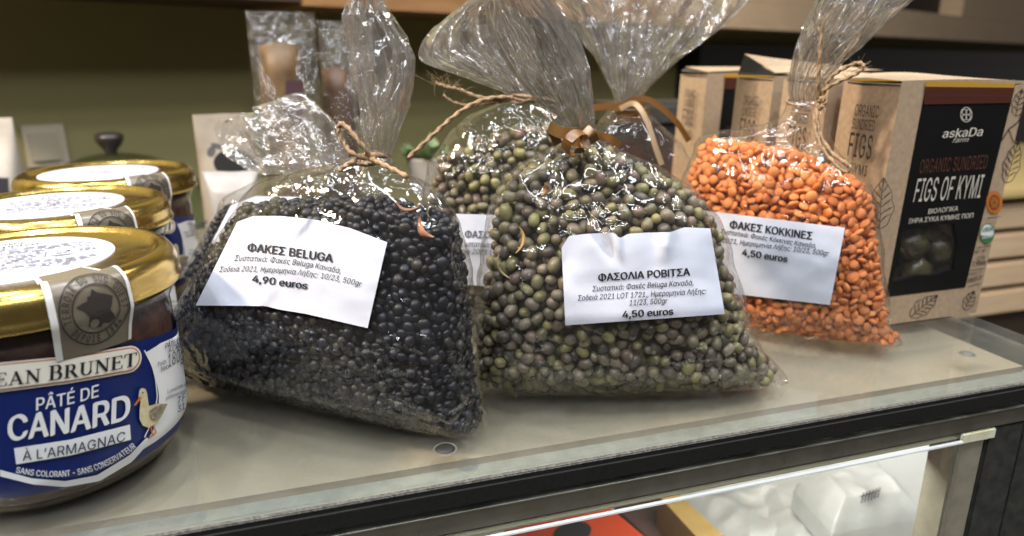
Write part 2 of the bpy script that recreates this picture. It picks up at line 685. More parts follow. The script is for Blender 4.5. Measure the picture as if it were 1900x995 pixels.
# serif capitals out of stems, slabs and bowls (unit height), for the shop-style name on the jar
def serif_letter(ch):
    R = []                                                   # polygons (quads)
    TH, TN, SL = 0.17, 0.07, 0.055

    def bar(x0, y0, x1, y1, w):
        p, q = np.array((x0, y0), float), np.array((x1, y1), float)
        d = (q - p) / np.linalg.norm(q - p)
        n = np.array((-d[1], d[0])) * w / 2
        R.append([p + n, p - n, q - n, q + n])

    def slab(x, y, w=0.34):
        R.append([np.array((x - w / 2, y)), np.array((x + w / 2, y)), np.array((x + w / 2, y + SL)), np.array((x - w / 2, y + SL))])

    def arc(cx, cy, rx, ry, a0, a1, w0, w1, n=12):
        for k in range(n):
            t0, t1 = a0 + (a1 - a0) * k / n, a0 + (a1 - a0) * (k + 1) / n
            f = lambda t: w0 + (w1 - w0) * abs(math.cos(t))
            P = lambda t, s: np.array((cx + (rx + s * f(t) / 2) * math.cos(t), cy + (ry + s * f(t) / 2) * math.sin(t)))
            R.append([P(t0, -1), P(t0, 1), P(t1, 1), P(t1, -1)])
    H = math.pi / 2
    if ch == 'J':
        bar(0.25, 0.2, 0.25, 1, TH); slab(0.25, 1 - SL); arc(0.10, 0.1, 0.15, 0.2, 0, -2 * H, TN, TH); return R, 0.45
    if ch == 'E':
        bar(0.18, 0, 0.18, 1, TH); bar(0.02, SL / 2, 0.66, SL / 2, SL); bar(0.02, 1 - SL / 2, 0.62, 1 - SL / 2, SL); bar(0.2, 0.52, 0.5, 0.52, TN)
        bar(0.64, 0, 0.66, 0.24, TN); bar(0.60, 1, 0.62, 0.8, TN); bar(0.5, 0.42, 0.5, 0.62, TN); return R, 0.74
    if ch == 'A':
        bar(0.12, 0, 0.42, 1, TN); bar(0.40, 1, 0.74, 0, TH); bar(0.22, 0.34, 0.62, 0.34, TN); slab(0.12, 0, 0.28); slab(0.74, 0, 0.34); return R, 0.92
    if ch == 'N':
        bar(0.15, 0, 0.15, 1, TN); bar(0.15, 0.97, 0.72, 0.03, TH); bar(0.72, 0, 0.72, 1, TN); slab(0.15, 0, 0.28); slab(0.12, 1 - SL, 0.26); slab(0.72, 1 - SL, 0.28); return R, 0.9
    if ch == 'T':
        bar(0.36, 0, 0.36, 1, TH); slab(0.36, 0); bar(0.02, 1 - SL / 2, 0.70, 1 - SL / 2, SL); bar(0.03, 1, 0.03, 0.76, TN); bar(0.69, 1, 0.69, 0.76, TN); return R, 0.76
    if ch == 'U':
        bar(0.18, 0.3, 0.18, 1, TH); arc(0.42, 0.3, 0.24, 0.27, 2 * H, 4 * H, TN, TH * 0.85); bar(0.66, 0.3, 0.66, 1, TN); slab(0.18, 1 - SL); slab(0.66, 1 - SL, 0.28); return R, 0.86
    if ch in 'BR':
        bar(0.18, 0, 0.18, 1, TH); slab(0.18, 0, 0.36); bar(0.02, 1 - SL / 2, 0.42, 1 - SL / 2, SL); bar(0.18, 0.52, 0.42, 0.52, TN * 0.8)
        arc(0.40, 0.745, 0.17, 0.225, -H, H, TN * 0.8, TH)
        if ch == 'B':
            bar(0.18, SL / 2, 0.42, SL / 2, SL); arc(0.42, 0.27, 0.21, 0.24, -H, H, TN * 0.8, TH); return R, 0.76
        bar(0.40, 0.52, 0.72, 0.02, TH); bar(0.66, 0.04, 0.86, -0.05, TN); return R, 0.84
    return R, 0.35


def serif_word(word):
    V, F, x = [], [], 0.0
    for k, ch in enumerate(word):
        R, w = serif_letter(ch)
        s = 1.12 if k in (0, 5) else 1.0
        for q in R:
            n = len(V)
            V += [(x + p[0] * s, p[1] * s, 0) for p in q]
            F.append((n, n + 1, n + 2, n + 3))
        x += (w + 0.03) * s
    return np.array(V), F, x


# ================================================================== THE SETTING
GT = 0.0                                                     # the top of the counter glass
FRONT, RIGHT, BACK = 0.1715, 0.2975, 0.56

wallM = bump(vary(mat('olive_paint', rough=0.7), 3, (0.275, 0.245, 0.100), (0.305, 0.272, 0.115)), 120, 0.0006, 0.3)
WD = np.array([0.905, 0.425, 0])                             # the back wall runs obliquely to the counter
WN = np.array([0.425, -0.905, 0])
WO = np.array([0.0, 1.09, 0])


def wall_pt(s, d, z):
    p = WO + WD * s + WN * d
    return (p[0], p[1], z)


def wall_box(mb, s0, s1, d0, d1, z0, z1):
    v = [wall_pt(s, d, z) for z in (z0, z1) for (s, d) in ((s0, d0), (s1, d0), (s1, d1), (s0, d1))]
    return mb.add(v, [(0, 1, 2, 3), (7, 6, 5, 4), (0, 4, 5, 1), (1, 5, 6, 2), (2, 6, 7, 3), (3, 7, 4, 0)])


class WallS(PlaneS):
    def __init__(self, d):
        super().__init__(WO + WN * d, WN)


b = wall_box(MB(), -2.5, 5.5, -0.05, 0.0, -0.8, 1.2).build('back_wall', wallM)
tag(b, 'olive green painted wall behind the counter', 'wall', kind='structure')
floorM = vary(mat('shop_floor', rough=0.5), 8, (0.10, 0.09, 0.08), (0.16, 0.14, 0.12))
f_ = MB().box((-2.5, -1.2, -0.82), (5, 4, -0.80)).build('floor', floorM)
tag(f_, 'dark shop floor under the counter', 'floor', kind='structure')

# back worktop on which the things near the wall stand
wtM = vary(mat('worktop_dark', rough=0.4), 20, (0.06, 0.055, 0.04), (0.09, 0.08, 0.06))
t_ = MB().box((-1.4, 0.60, -0.16), (0.62, 0.86, -0.12)).build('back_worktop', wtM)
tag(t_, 'dark worktop along the olive wall', 'worktop')

# the display counter: glass top, aluminium rail, beige shelf board, case below
counter = thing('display_counter', 'glass topped display counter with black edged aluminium rail and lit case below', 'counter', (0.0, FRONT, 0.0))
glassTop = glass_mat('counter_glass', (0.95, 0.965, 0.95), 0.05, 0.9, haze=0.05)
MB().box((-0.75, FRONT, -0.006), (RIGHT, BACK, 0.0), 0.0007).build('glass_top', glassTop, counter)
boardM = bump(vary(mat('beige_board', rough=0.45), 30, (0.36, 0.295, 0.21), (0.42, 0.345, 0.25)), 600, 0.0001, 0.3)
MB().box((-0.75, 0.1878, -0.0180), (RIGHT - 0.014, BACK, -0.0065), 0.0030).build('shelf_board', boardM, counter)
alu = rough_vary(bump(vary(mat('brushed_aluminium', rough=0.38, metal=1.0), 60, (0.36, 0.36, 0.32), (0.50, 0.50, 0.45)), 500, 0.00008, 0.4, stretch=(0.04, 1, 1)), 90, 0.28, 0.5)
alud = rough_vary(bump(vary(mat('dull_aluminium', rough=0.4, metal=0.9), 80, (0.32, 0.31, 0.26), (0.44, 0.43, 0.37)), 500, 0.00008, 0.4, stretch=(0.04, 1, 1)), 90, 0.25, 0.45)
aluo = mat('olive_aluminium', (0.34, 0.32, 0.23), 0.35, metal=0.85)
greyM = vary(mat('grey_rail_top', rough=0.5), 200, (0.20, 0.205, 0.18), (0.27, 0.27, 0.24), detail=8)
lightM = vary(mat('pale_rail_lip', rough=0.45), 200, (0.40, 0.40, 0.36), (0.50, 0.50, 0.46), detail=8)
rubber = bump(vary(mat('black_rubber', rough=0.55), 700, (0.0035, 0.0035, 0.0035), (0.010, 0.010, 0.0095), detail=8), 1500, 0.0002, 0.6)
worn = vary(mat('worn_edge', rough=0.6), 1100, (0.04, 0.038, 0.035), (0.15, 0.145, 0.13), lo=0.35, hi=0.72, detail=9)
MB().box((-0.75, FRONT + 0.0050, -0.0120), (RIGHT - 0.004, 0.1872, -0.0066)).build('rail_top', greyM, counter)
MB().box((-0.75, FRONT + 0.0003, -0.0105), (RIGHT - 0.002, FRONT + 0.0045, -0.0064)).build('rail_lip', lightM, counter)
mb = MB()
G = []
for k in range(9):
    a = math.pi / 2 * k / 8
    G.append([(x, FRONT - 0.0016 + 0.0018 * (1 - math.sin(a)) - 0.0008, -0.0016 + 0.0012 * math.sin(a) - 0.0012) for x in np.linspace(-0.75, RIGHT + 0.02, 60)])
MB().box((-0.75, FRONT - 0.0030, -0.0077), (RIGHT + 0.004, FRONT - 0.0002, -0.0012), 0.0009).build('edge_strip', rubber, counter)
MB().box((-0.75, FRONT - 0.0022, -0.00115), (RIGHT + 0.004, FRONT - 0.0002, -0.0003), 0.0003).build('worn_strip', worn, counter)
MB().box((-0.75, FRONT - 0.0034, -0.0094), (RIGHT + 0.06, FRONT + 0.004, -0.0087), 0.0002).build('bright_bead', alu, counter)
MB().box((-0.75, FRONT - 0.0012, -0.0172), (RIGHT + 0.06, FRONT + 0.004, -0.0100), 0.0004).build('front_rail', alud, counter)
MB().box((-0.75, FRONT - 0.0006, -0.0200), (RIGHT - 0.055, FRONT + 0.0035, -0.0174), 0.0003).build('lower_bead', aluo, counter)
MB().box((RIGHT + 0.0005, FRONT, -0.03), (RIGHT + 0.006, BACK, -0.0065), 0.0006).build('end_rail', alud, counter)
# front pane of the case; edge painted white for light in the glass
paneM = glass_mat('case_glass', (0.95, 0.97, 0.96), 0.02, 0.9, haze=0.015)
edgeM = mat('whitened_glass_edge', (0.90, 0.92, 0.90), 0.25)
MB().box((-0.75, FRONT - 0.0025, -0.30), (0.2268, FRONT - 0.0014, -0.0207)).build('front_pane', paneM, counter)
MB().box((-0.75, FRONT - 0.0026, -0.0206), (0.2268, FRONT - 0.0013, -0.0200)).build('pane_edge', edgeM, counter)
# corner post
postM = rough_vary(bump(vary(mat('post_metal', rough=0.45, metal=0.55), 120, (0.40, 0.36, 0.26), (0.52, 0.48, 0.37), detail=7), 500, 0.0002, 0.4), 150, 0.35, 0.6)
postD = vary(mat('dark_post', rough=0.5), 200, (0.020, 0.020, 0.018), (0.05, 0.05, 0.042), detail=8)
MB().box((0.2275, FRONT + 0.0002, -0.45), (0.2412, FRONT + 0.012, -0.0205), 0.0008).build('corner_post', postM, counter)
MB().box((0.2416, FRONT - 0.0004, -0.45), (0.2595, FRONT + 0.012, -0.0176), 0.0008).build('corner_upright', postD, counter)
brk = vary(mat('yellowed_bracket', rough=0.5), 150, (0.62, 0.58, 0.32), (0.80, 0.78, 0.62))
MB().box((0.2270, FRONT - 0.0014, -0.0222), (0.2440, FRONT - 0.0001, -0.0176), 0.0006).build('bracket', brk, counter)
MB().box((0.2601, FRONT + 0.0002, -0.085), (0.36, FRONT + 0.004, -0.0176), 0.0006).build('dark_end_sheet', postD, counter)  # dark sheet added to stand for the unlit case beyond the post
# the inside of the case
inM = vary(mat('case_floor', rough=0.5), 20, (0.62, 0.60, 0.55), (0.72, 0.70, 0.66))
MB().box((-0.75, FRONT + 0.006, -0.175), (RIGHT + 0.25, BACK, -0.165)).build('case_floor', inM, counter)
MB().box((-0.75, BACK - 0.01, -0.1649), (RIGHT + 0.25, BACK, -0.0185)).build('case_back', vary(mat('case_back_white', rough=0.5), 20, (0.5, 0.48, 0.44), (0.6, 0.58, 0.54)), counter)
# screw plugs in the glass
for (px, py, r) in ((826, 832, 0.0030), (1795, 656, 0.0024)):
    p = ZS(0.0004).hit(px, py)
    o = thing('screw_plug', 'dark screw plug in the glass beside the black lentil bag' if px < 1000 else 'grey screw plug in the glass near the open end of the counter', 'screw plug', (p[0], p[1], 0), group='screw plugs in the counter glass')
    MB().lathe([(0.0, 0.0009), (r * 0.7, 0.0009), (r * 0.9, 0.0006), (r, 0.0002)], (p[0], p[1], 0), 40).build('plug', mat('plug_dark', (0.012, 0.012, 0.010) if px < 1000 else (0.10, 0.10, 0.088), 0.6), o, True)
    MB().lathe([(r * 1.02, 0.0002), (r * 1.12, 0.00045), (r * 1.28, 0.0002)], (p[0], p[1], 0), 40).build('rim', mat('plug_rim', (0.10, 0.10, 0.085), 0.5), o, True)

case_lamp = lamp('case_lamp', (0.20, 0.235, -0.022), (0.26, 0.30, -0.165), 0.10, 0.26, (1.0, 0.99, 0.94))

# ================================================================== THE FIG CARTONS
BX = YS(0.2312)
c_TL, c_BL, c_BR = BX.hit(1673, 155), BX.hit(1592, 612), BX.hit(1812, 575)
c_BL[2] = 0.0005
c_BR[2] = 0.0005
c_TR = c_BR + (c_TL - c_BL)
c_TR[2] -= 0.0006
DEP = np.array([0.0, 0.0315, 0.0])
fig_box = thing('fig_carton', 'kraft fig carton with black front panel, nearest of the row', 'carton', (c_BL[0], c_BL[1], 0), group='kraft fig cartons in a row')
e = 0.0001


def quad_grid(mb, a, b_, c, d, n=2, m=2, flip=False):
    a, b_, c, d = (np.array(x, float) for x in (a, b_, c, d))
    mb.grid([[(a * (1 - j / m) + b_ * j / m) * (1 - i / n) + (d * (1 - j / m) + c * j / m) * i / n for j in range(m + 1)] for i in range(n + 1)], flip)


# window opening and panel in the plane of the front
pTL, pTR, pBR, pBL = (BX.hit(*q) for q in ((1719, 152), (1883, 158), (1790, 533), (1643, 551)))
wTL, wTR, wBR, wBL = (BX.hit(*q) for q in ((1672, 421), (1776, 409), (1775, 505), (1652, 524)))
mb = MB()
bk = lambda p: p + DEP
# carton: sides, back, bottom, top and the kraft part of the front around the printed panel
quad_grid(mb, c_BL, bk(c_BL), bk(c_TL), c_TL, flip=True)
quad_grid(mb, c_BR, bk(c_BR), bk(c_TR), c_TR)
quad_grid(mb, bk(c_BL), bk(c_BR), bk(c_TR), bk(c_TL), flip=True)
quad_grid(mb, c_BL, c_BR, bk(c_BR), bk(c_BL), flip=True)
quad_grid(mb, c_BL, pBL, pTL, c_TL)
quad_grid(mb, c_BL, c_BR, pBR, pBL)
quad_grid(mb, pBR, c_BR, c_TR, pTR)
mb.build('carton_body', M['kraft'], fig_box)
# lid: bulged top with the tuck flap a little open
mb = MB()
G = []
for i in range(9):
    v = i / 8
    row = []
    for j in range(13):
        u = j / 12
        p = c_TL + (c_TR - c_TL) * u + DEP * v
        p = p + np.array((0, 0, 0.0010 + 0.0022 * math.sin(math.pi * u) * (0.3 + 0.7 * v) + 0.0014 * v * (1 - u)))
        row.append(p)
    G.append(row)
mb.grid(G)
mb.grid([[c_TL + (c_TR - c_TL) * j / 12 + np.array((0, 0, -0.0002)) for j in range(13)], G[0]])
mb.build('lid_flap', M['kraft'], fig_box, True)
# black strip painted on the side face for the shade under the lid
sgap = MB()
gS = XS(c_TL[0] - 0.0006)
poly_px(sgap, [(1573, 152), (1600, 154), (1671, 158)], [(1573, 154), (1600, 158), (1671, 160)], XS((c_TL[0])), 0.0004, 8, 1)
sgap.build('lid_gap_shade', M['ink'], fig_box)
# black panel with a window
mb = MB()
o4, i4 = [pTL, pTR, pBR, pBL], [wTL, wTR, wBR, wBL]
sh = np.array((0, -0.00025, 0))
ring_o, ring_i = [], []
for k in range(4):
    for t in np.linspace(0, 1, 9)[:-1]:
        ring_o.append(o4[k] * (1 - t) + o4[(k + 1) % 4] * t + sh)
        q = i4[k] * (1 - t) + i4[(k + 1) % 4] * t + sh
        ring_i.append(q)
ci = sum(i4) / 4 + sh
ring_i = [ci + (q - ci) * (0.93 + 0.05 * math.sin(5 * math.atan2(*(q - ci)[[2, 0]]) + 1)) for q in ring_i]
mb.grid([ring_o + ring_o[:1], ring_i + ring_i[:1]], True)
mb.grid([ring_i + ring_i[:1], [q + np.array((0, 0.0022, 0)) for q in ring_i + ring_i[:1]]], True)
panel = mb.build('front_panel', M['panelblack'], fig_box)
mb = MB()
mb.grid([[ci + np.array((0, 0.0006, 0)) + (q - ci) * s_ for q in ring_i + ring_i[:1]] for s_ in (0.0, 0.5, 1.0)])
mb.build('window', M['film'], fig_box, True)
mb = MB()
mb.box((min(q[0] for q in ring_i) - 0.003, c_BL[1] + 0.016, wBL[2] - 0.004), (max(q[0] for q in ring_i) + 0.003, c_BL[1] + 0.018, wTL[2] + 0.004))
mb.build('recess_back', mat('dark_tray', (0.012, 0.010, 0.008), 0.6), fig_box)  # dark sheet standing in for the shaded recess behind the window
figM = bump(vary(mat('fig_wrap', rough=0.3), 130, (0.010, 0.007, 0.004), (0.090, 0.075, 0.030), detail=5), 260, 0.0008, 0.7)
rr_ = random.Random(4)
for (px, py, s_) in ((1694, 452, 1.0), (1742, 462, 1.1), (1700, 500, 0.95), (1758, 492, 0.8), (1725, 430, 0.7)):
    c = YS(0.2312 + 0.0085).hit(px, py)
    mb = MB()
    ph = rr_.random() * 6
    prof = [(0.0002, -1.0), (0.45, -0.9), (0.85, -0.5), (1.0, -0.05), (0.85, 0.4), (0.5, 0.75), (0.22, 0.95), (0.0002, 1.05)]
    mb.lathe([(r * 0.0078 * s_, z * 0.0072 * s_) for r, z in prof], c, 20)
    mb.v = [(x + 0.0011 * math.sin(1300 * z + ph + 3 * math.atan2(y - c[1], x - c[0])), c[1] + (y - c[1]) * 0.8, z) for x, y, z in mb.v]
    mb.build('fig', figM, fig_box, True)
# maroon band and gold fold
mb = MB()
sP = YS(0.2312)
poly_px(mb, [(1717, 161), (1882, 163)], [(1714, 194), (1875, 191)], sP, 0.0006, 12, 2)
mb.build('maroon_band', M['maroon'], fig_box)
mb = MB()
poly_px(mb, [(1719, 151.5), (1800, 152), (1884, 155.5)], [(1717, 161), (1882, 163)], sP, 0.0006, 12, 1)
mb.build('gold_band', M['gold_print'], fig_box)
# lettering on the front panel
mb = MB()
write(mb, 'askaDa', sP, (1748, 256), (1823, 252), 16, 0.0005, 0.012, 0.12, up=(0.16, -1))
write(mb, 'farm', sP, (1767, 265), (1797, 263), 9, 0.0005, 0.0, 0.35, up=(0.2, -1))
write(mb, 'FIGS OF KYMI', sP, (1694, 375), (1818, 367), 44, 0.0005, -0.004, 0.0, up=(0.22, -1), spacing=1.05)
write(mb, 'ΒΙΟΛΟΓΙΚΑ', sP, (1722, 397), (1777, 391), 9, 0.0005, 0.01, up=(0.2, -1))
write(mb, 'ΞΗΡΑ ΣΥΚΑ ΚΥΜΗΣ ΠΟΠ', sP, (1685, 415), (1805, 404), 9, 0.0005, 0.012, up=(0.2, -1))
for k in range(4):
    a = k * math.pi / 2 + 0.785
    stroke_px(mb, ell(1793 + 5 * math.cos(a), 213 + 6.5 * math.sin(a), 4.2, 5.2), 1.3, sP, 0.0005, closed=True)
stroke_px(mb, ell(1793, 213, 10.5, 13.5), 1.3, sP, 0.0005, closed=True)
mb.build('front_lettering', M['creamink'], fig_box)
mb = MB()
write(mb, 'ORGANIC SUNDRIED', sP, (1705, 322), (1830, 313), 26, 0.0005, 0.0, up=(0.18, -1), spacing=1.05)
mb.build('dull_lettering', M['maroonink'], fig_box)
mb = MB()
write(mb, 'organic sundried figs of kymi', sP, (1722, 181), (1872, 183), 7, 0.0008, 0.0, up=(0.15, -1))
mb.build('band_lettering', M['maroonink'], fig_box)
# lettering and leaf drawings on the kraft card
mb = MB()
sL = XS((c_TL[0] + c_BL[0]) / 2 - 0.0015)
write(mb, 'ORGANIC', sL, (1585, 215), (1629, 219), 22, 0.0003, 0.012, up=(0.13, -1), spacing=1.05)
write(mb, 'SUNDRIED', sL, (1580, 239), (1622, 244), 20, 0.0003, 0.012, up=(0.13, -1), spacing=1.05)
write(mb, 'FIGS', sL, (1572, 289), (1615, 296), 44, 0.0003, 0.012, up=(0.14, -1), spacing=1.1)
write(mb, 'KYMI', sL, (1575, 322), (1607, 328), 20, 0.0003, 0.012, up=(0.14, -1), spacing=1.1)


def leaf(mb, base, tip, half, surf, off, w=1.3, veins=6):
    b0, t0 = np.array(base, float), np.array(tip, float)
    d = t0 - b0
    n = np.array((d[1], -d[0])) / np.linalg.norm(d) * half
    prof = lambda t: math.sin(math.pi * t**0.8)**0.8 * (1 + 0.10 * math.sin(19 * t))
    L = [b0 + d * t + n * prof(t) for t in np.linspace(0, 1, 24)]
    R = [b0 + d * t - n * prof(t) for t in np.linspace(0, 1, 24)]
    for s in (L, R, [b0, b0 + d * 0.5 + n * 0.08, t0]):
        stroke_px(mb, s, w, surf, off, n=24)
    for k in range(1, veins + 1):
        t = k / (veins + 1)
        for sgn in (1, -1):
            stroke_px(mb, [b0 + d * t, b0 + d * min(1, t + 0.10) + n * sgn * prof(min(1, t + 0.1)) * 0.5, b0 + d * min(1, t + 0.16) + n * sgn * prof(min(1, t + 0.16)) * 0.9], w * 0.8, surf, off, n=5)
            for q in (0.03, 0.06):
                stroke_px(mb, [b0 + d * (t + q) + n * sgn * 0.15, b0 + d * min(1, t + q + 0.10) + n * sgn * prof(min(1, t + 0.1)) * 0.75], w * 0.45, surf, off, n=4)


mb.build('side_lettering', M['darkink'], fig_box)
for args in (((1632, 425), (1640, 330), 22, sL, 0.0003), ((1867, 340), (1890, 262), 15, sP, 0.0003), ((1885, 215), (1897, 165), 12, sP, 0.0003, 1.0, 4),
             ((1690, 588), (1740, 548), 14, sP, 0.0003, 1.0), ((1790, 575), (1808, 540), 10, sP, 0.0003, 1.0, 4)):
    mb = MB()
    leaf(mb, *args)
    mb.build('leaf_drawing', M['darkink'], fig_box)
mb = MB()
stroke_px(mb, [(1858, 262), (1872, 240), (1890, 226), (1899, 205)], 2.0, sP, 0.0003)
stroke_px(mb, [(1872, 240), (1880, 262), (1888, 270)], 1.5, sP, 0.0003)
mb.build('stem_drawing', M['darkink'], fig_box)
mb = MB()
for (t0, a, b_, cp, bo) in (('NET WT', (1809, 471), (1830, 467), 6, 0), ('225g', (1812, 483), (1827, 480), 7, 0), ('7.95oz', (1803, 495), (1829, 490), 9, 0.02),
                            ('PRODUCT OF', (1797, 512), (1822, 507), 5, 0.0), ('GREECE', (1795, 525), (1821, 518), 8, 0.012)):
    write(mb, t0, sP, a, b_, cp, 0.0004, bo, up=(0.2, -1))
for (a, b_) in (((1832, 405), (1857, 402)), ((1812, 460), (1838, 456)), ((1797, 532), (1820, 526)), ((1800, 502), (1827, 498))):
    stroke_px(mb, [a, b_], 1.0, sP, 0.0003)
mb.build('panel_print', M['ink'], fig_box)
badge = MB()
fan_px(badge, [(1845 + (14.5 + 1.2 * (k % 2)) * math.cos(k * math.pi / 20), 376 + (21 + 1.6 * (k % 2)) * math.sin(k * math.pi / 20)) for k in range(40)], sP, 0.0003)
bo = badge.build('origin_seal', M['orangeink'], fig_box)
mb = MB()
fan_px(mb, ell(1845, 376, 9.5, 14), sP, 0.0005)
mb.build('seal_centre', M['redink'], bo)
mb = MB()
stroke_px(mb, ell(1845, 376, 12, 17.5), 1.2, sP, 0.0006, closed=True)
for k in range(6):
    stroke_px(mb, ell(1845 + 5 * math.cos(k * 1.05), 376 + 7 * math.sin(k * 1.05), 2.0, 2.8), 1.0, sP, 0.0007, closed=True)
mb.build('seal_ring', M['gold_print'], bo)
mb = MB()
fan_px(mb, ell(1832, 433, 13.5, 19, 0.12), sP, 0.0003)
uo = mb.build('organic_seal', M['whiteprint'], fig_box)
mb = MB()
R_ = ell(1832, 433, 12, 17.3, 0.12, 40)
top = [p for p in R_ if p[1] >= 435]
fan_px(mb, sorted(top, key=lambda p: math.atan2(p[1] - 436, p[0] - 1832)), sP, 0.0005)
stroke_px(mb, ell(1832, 433, 12.8, 18.2, 0.12), 1.5, sP, 0.0005, closed=True)
write(mb, 'USDA', sP, (1823, 431), (1842, 428), 8, 0.0006, 0.02, up=(0.15, -1))
mb.build('green_field', M['greenink'], uo)
mb = MB()
write(mb, 'ORGANIC', sP, (1822, 444), (1842, 440), 6, 0.0007, 0.01, up=(0.15, -1))
mb.build('seal_word', M['whiteprint'], uo)


def copy_tree(o, parent=None):
    c = o.copy()
    COL.objects.link(c)
    if parent is not None:
        c.parent = parent
    for ch in list(o.children):
        copy_tree(ch, c)
    return c


for (px, py, Y, lab) in ((1540, 150, 0.268, 'kraft fig carton hidden behind the tied neck of the red lentil bag'),
                         (1437, 138, 0.3105, 'kraft fig carton with its top flap standing open'),
                         (1313, 136, 0.388, 'kraft fig carton farthest back in the row, at the shelf shadow')):
    c = copy_tree(fig_box)
    q = YS(Y).hit(px, py)
    c.location = (c_BL[0] + q[0] - c_TL[0], Y, 0)
    c['label'] = lab
    if 'open' in lab or 'farthest' in lab:                   # flap standing up at an angle over a black sheet for the shade inside
        hgt = 0.0105 if 'open' in lab else 0.003
        d = np.array(c.location) - np.array(fig_box.location)
        a, b_ = c_TL + d + np.array((0.0003, 0, 0.0012)), c_TL + DEP + d + np.array((0.0003, 0, 0.0012))
        r0, r1 = c_TR + d + np.array((0, 0, 0.0036)), c_TR + DEP + d + np.array((0, 0, 0.0040))
        up_ = np.array((0.003, 0.0, hgt))
        mb = MB()
        th = np.array((0, 0, 0.0005))
        mb.grid([[b_ + up_, r1 + th], [a + up_ * 0.10 + th * 0, r0 + th]])
        mb.grid([[b_ + up_ + th, r1 + th * 2], [a + up_ * 0.10 + th, r0 + th * 2]], True)
        mb.grid([[b_ + up_, b_ + up_ + th], [a + up_ * 0.1, a + up_ * 0.1 + th]])
        mb.build('open_flap', M['kraft'], c)
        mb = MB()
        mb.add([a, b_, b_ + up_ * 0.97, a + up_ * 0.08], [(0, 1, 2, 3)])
        mb.build('flap_inside_shade', M['ink'], c)

# ================================================================== THE JARS
JX, JY, JR = -0.075, 0.220, 0.0363
jar = thing('pate_jar', 'gold lidded pate jar nearest the counter edge, its blue label in full view', 'jar', (JX, JY, 0), group='gold lidded pate jars')
jc = (JX, JY, 0)
MB().lathe([(0.0001, 0.0012), (0.022, 0.0010), (0.0275, 0.0003), (0.0305, 0.0010), (0.0330, 0.0032), (0.0350, 0.0072), (0.0360, 0.0115), (0.0360, 0.0440), (0.0357, 0.0462), (0.0366, 0.0482), (0.0372, 0.0500), (0.0366, 0.0518), (0.0350, 0.0530), (0.0345, 0.0590)], jc, 128).build('glass_body', M['jarglass'], jar, True)
MB().lathe([(0.0001, 0.0022), (0.025, 0.0018), (0.0298, 0.0024), (0.0326, 0.0046), (0.0344, 0.0082), (0.0352, 0.0122), (0.0352, 0.0430), (0.0338, 0.0500), (0.0325, 0.0515), (0.0001, 0.0520)], jc, 96).build('filling', M['pate'], jar, True)
lid = MB().lathe([(0.0378, 0.0524), (0.0392, 0.0523), (0.0399, 0.0530), (0.0400, 0.0540), (0.0395, 0.0548), (0.0393, 0.0560), (0.0395, 0.0580), (0.0390, 0.0600), (0.0380, 0.0616), (0.0364, 0.0627), (0.0352, 0.0629), (0.0342, 0.0625), (0.0334, 0.0615), (0.0326, 0.0610), (0.0200, 0.0611), (0.0001, 0.0612)], jc, 160).build('lid', M['gold'], jar, True)
# the sticker on the lid, with its printed lines
sT = ZS(0.0613)
LC = (JX - 0.0035, JY + 0.002)
MB().lathe([(0.0001, 0.06145), (0.0150, 0.06140), (0.0262, 0.06132), (0.0263, 0.0611)], (LC[0], LC[1], 0), 96).build('lid_sticker', M['paper'], lid, True)
mb, mbk = MB(), MB()
zt = 0.06160
ax_u = np.array((math.cos(0.20), math.sin(0.20), 0))
ax_v = np.array((-math.sin(0.20), math.cos(0.20), 0))


class LidS:                                                  # sticker coordinates in tenths of a millimetre, y downwards
    def hit(self, px, py, off=0.0):
        p = np.array((LC[0], LC[1], zt)) + ax_u * px * 1e-4 - ax_v * py * 1e-4
        return p


lS = LidS()
write(mb, 'Πατέ', lS, (-28, -180), (22, -180), 24, 0, 0.012)
write(mb, 'Τερρίνα', lS, (-70, -146), (62, -146), 24, 0, 0.012)
r2 = random.Random(3)
for k in range(17):                                          # rows of print too small to read
    y = -122 + k * 17
    half = math.sqrt(max(0, 235**2 - y * y))
    x = -half
    x_end = half if not 5 <= k <= 10 else half * 0.35
    x0 = -half if not 7 <= k <= 9 else -half * 0.45
    x = x0
    while x < x_end:
        w = r2.uniform(8, 34)
        hh = r2.choice((5, 6, 8))
        if x + w < x_end:
            mbk.add([lS.hit(x, y), lS.hit(x + w, y), lS.hit(x + w, y - hh), lS.hit(x, y - hh)], [(0, 1, 2, 3)])
        x += w + r2.uniform(4, 9)
for (a, b_) in (((-225, 5), (-225, 42)), ((-225, 5), (-100, 3)), ((88, -30), (88, 30)), ((20, 40), (88, 30))):
    stroke_px(mb, [a, b_], 3, lS, 0)
write(mb, '2', lS, (110, 6), (150, 6), 34, 0, 0.0)
for (x, y, w, h) in ((170, -6, 10, 26), (184, -8, 14, 30), (204, -4, 8, 22), (100, 26, 60, 7), (110, 40, 40, 6)):
    mbk.add([lS.hit(x, y), lS.hit(x + w, y), lS.hit(x + w, y - h), lS.hit(x, y - h)], [(0, 1, 2, 3)])
mb.build('sticker_lettering', M['greyink'], lid)
mbk.build('sticker_small_print', mat('small_print', (0.22, 0.22, 0.29), 0.6), lid)

# wrap-around label
cyl = CylS(JX, JY, JR)
ang = np.array([-200, -95, -62, -33, 1, 40, 160]) * math.pi / 180
zt_ = [0.0400, 0.0440, 0.0445, 0.0412, 0.0366, 0.0366, 0.0400]
zb_ = [0.0075, 0.0085, 0.0075, 0.0070, 0.0068, 0.0068, 0.0075]


def rad_at(z):
    return JR if z > 0.0118 else JR - 0.0013 * ((0.0118 - z) / 0.0046)**1.0


class JarS(CylS):                                            # follows the rounded foot of the glass as well
    def hit(self, px, py, off=0.0):
        p = CylS(JX, JY, JR).hit(px, py, off)
        for _ in range(6):
            p = CylS(JX, JY, rad_at(p[2])).hit(px, py, off)
        return p


jS = JarS(JX, JY, JR)


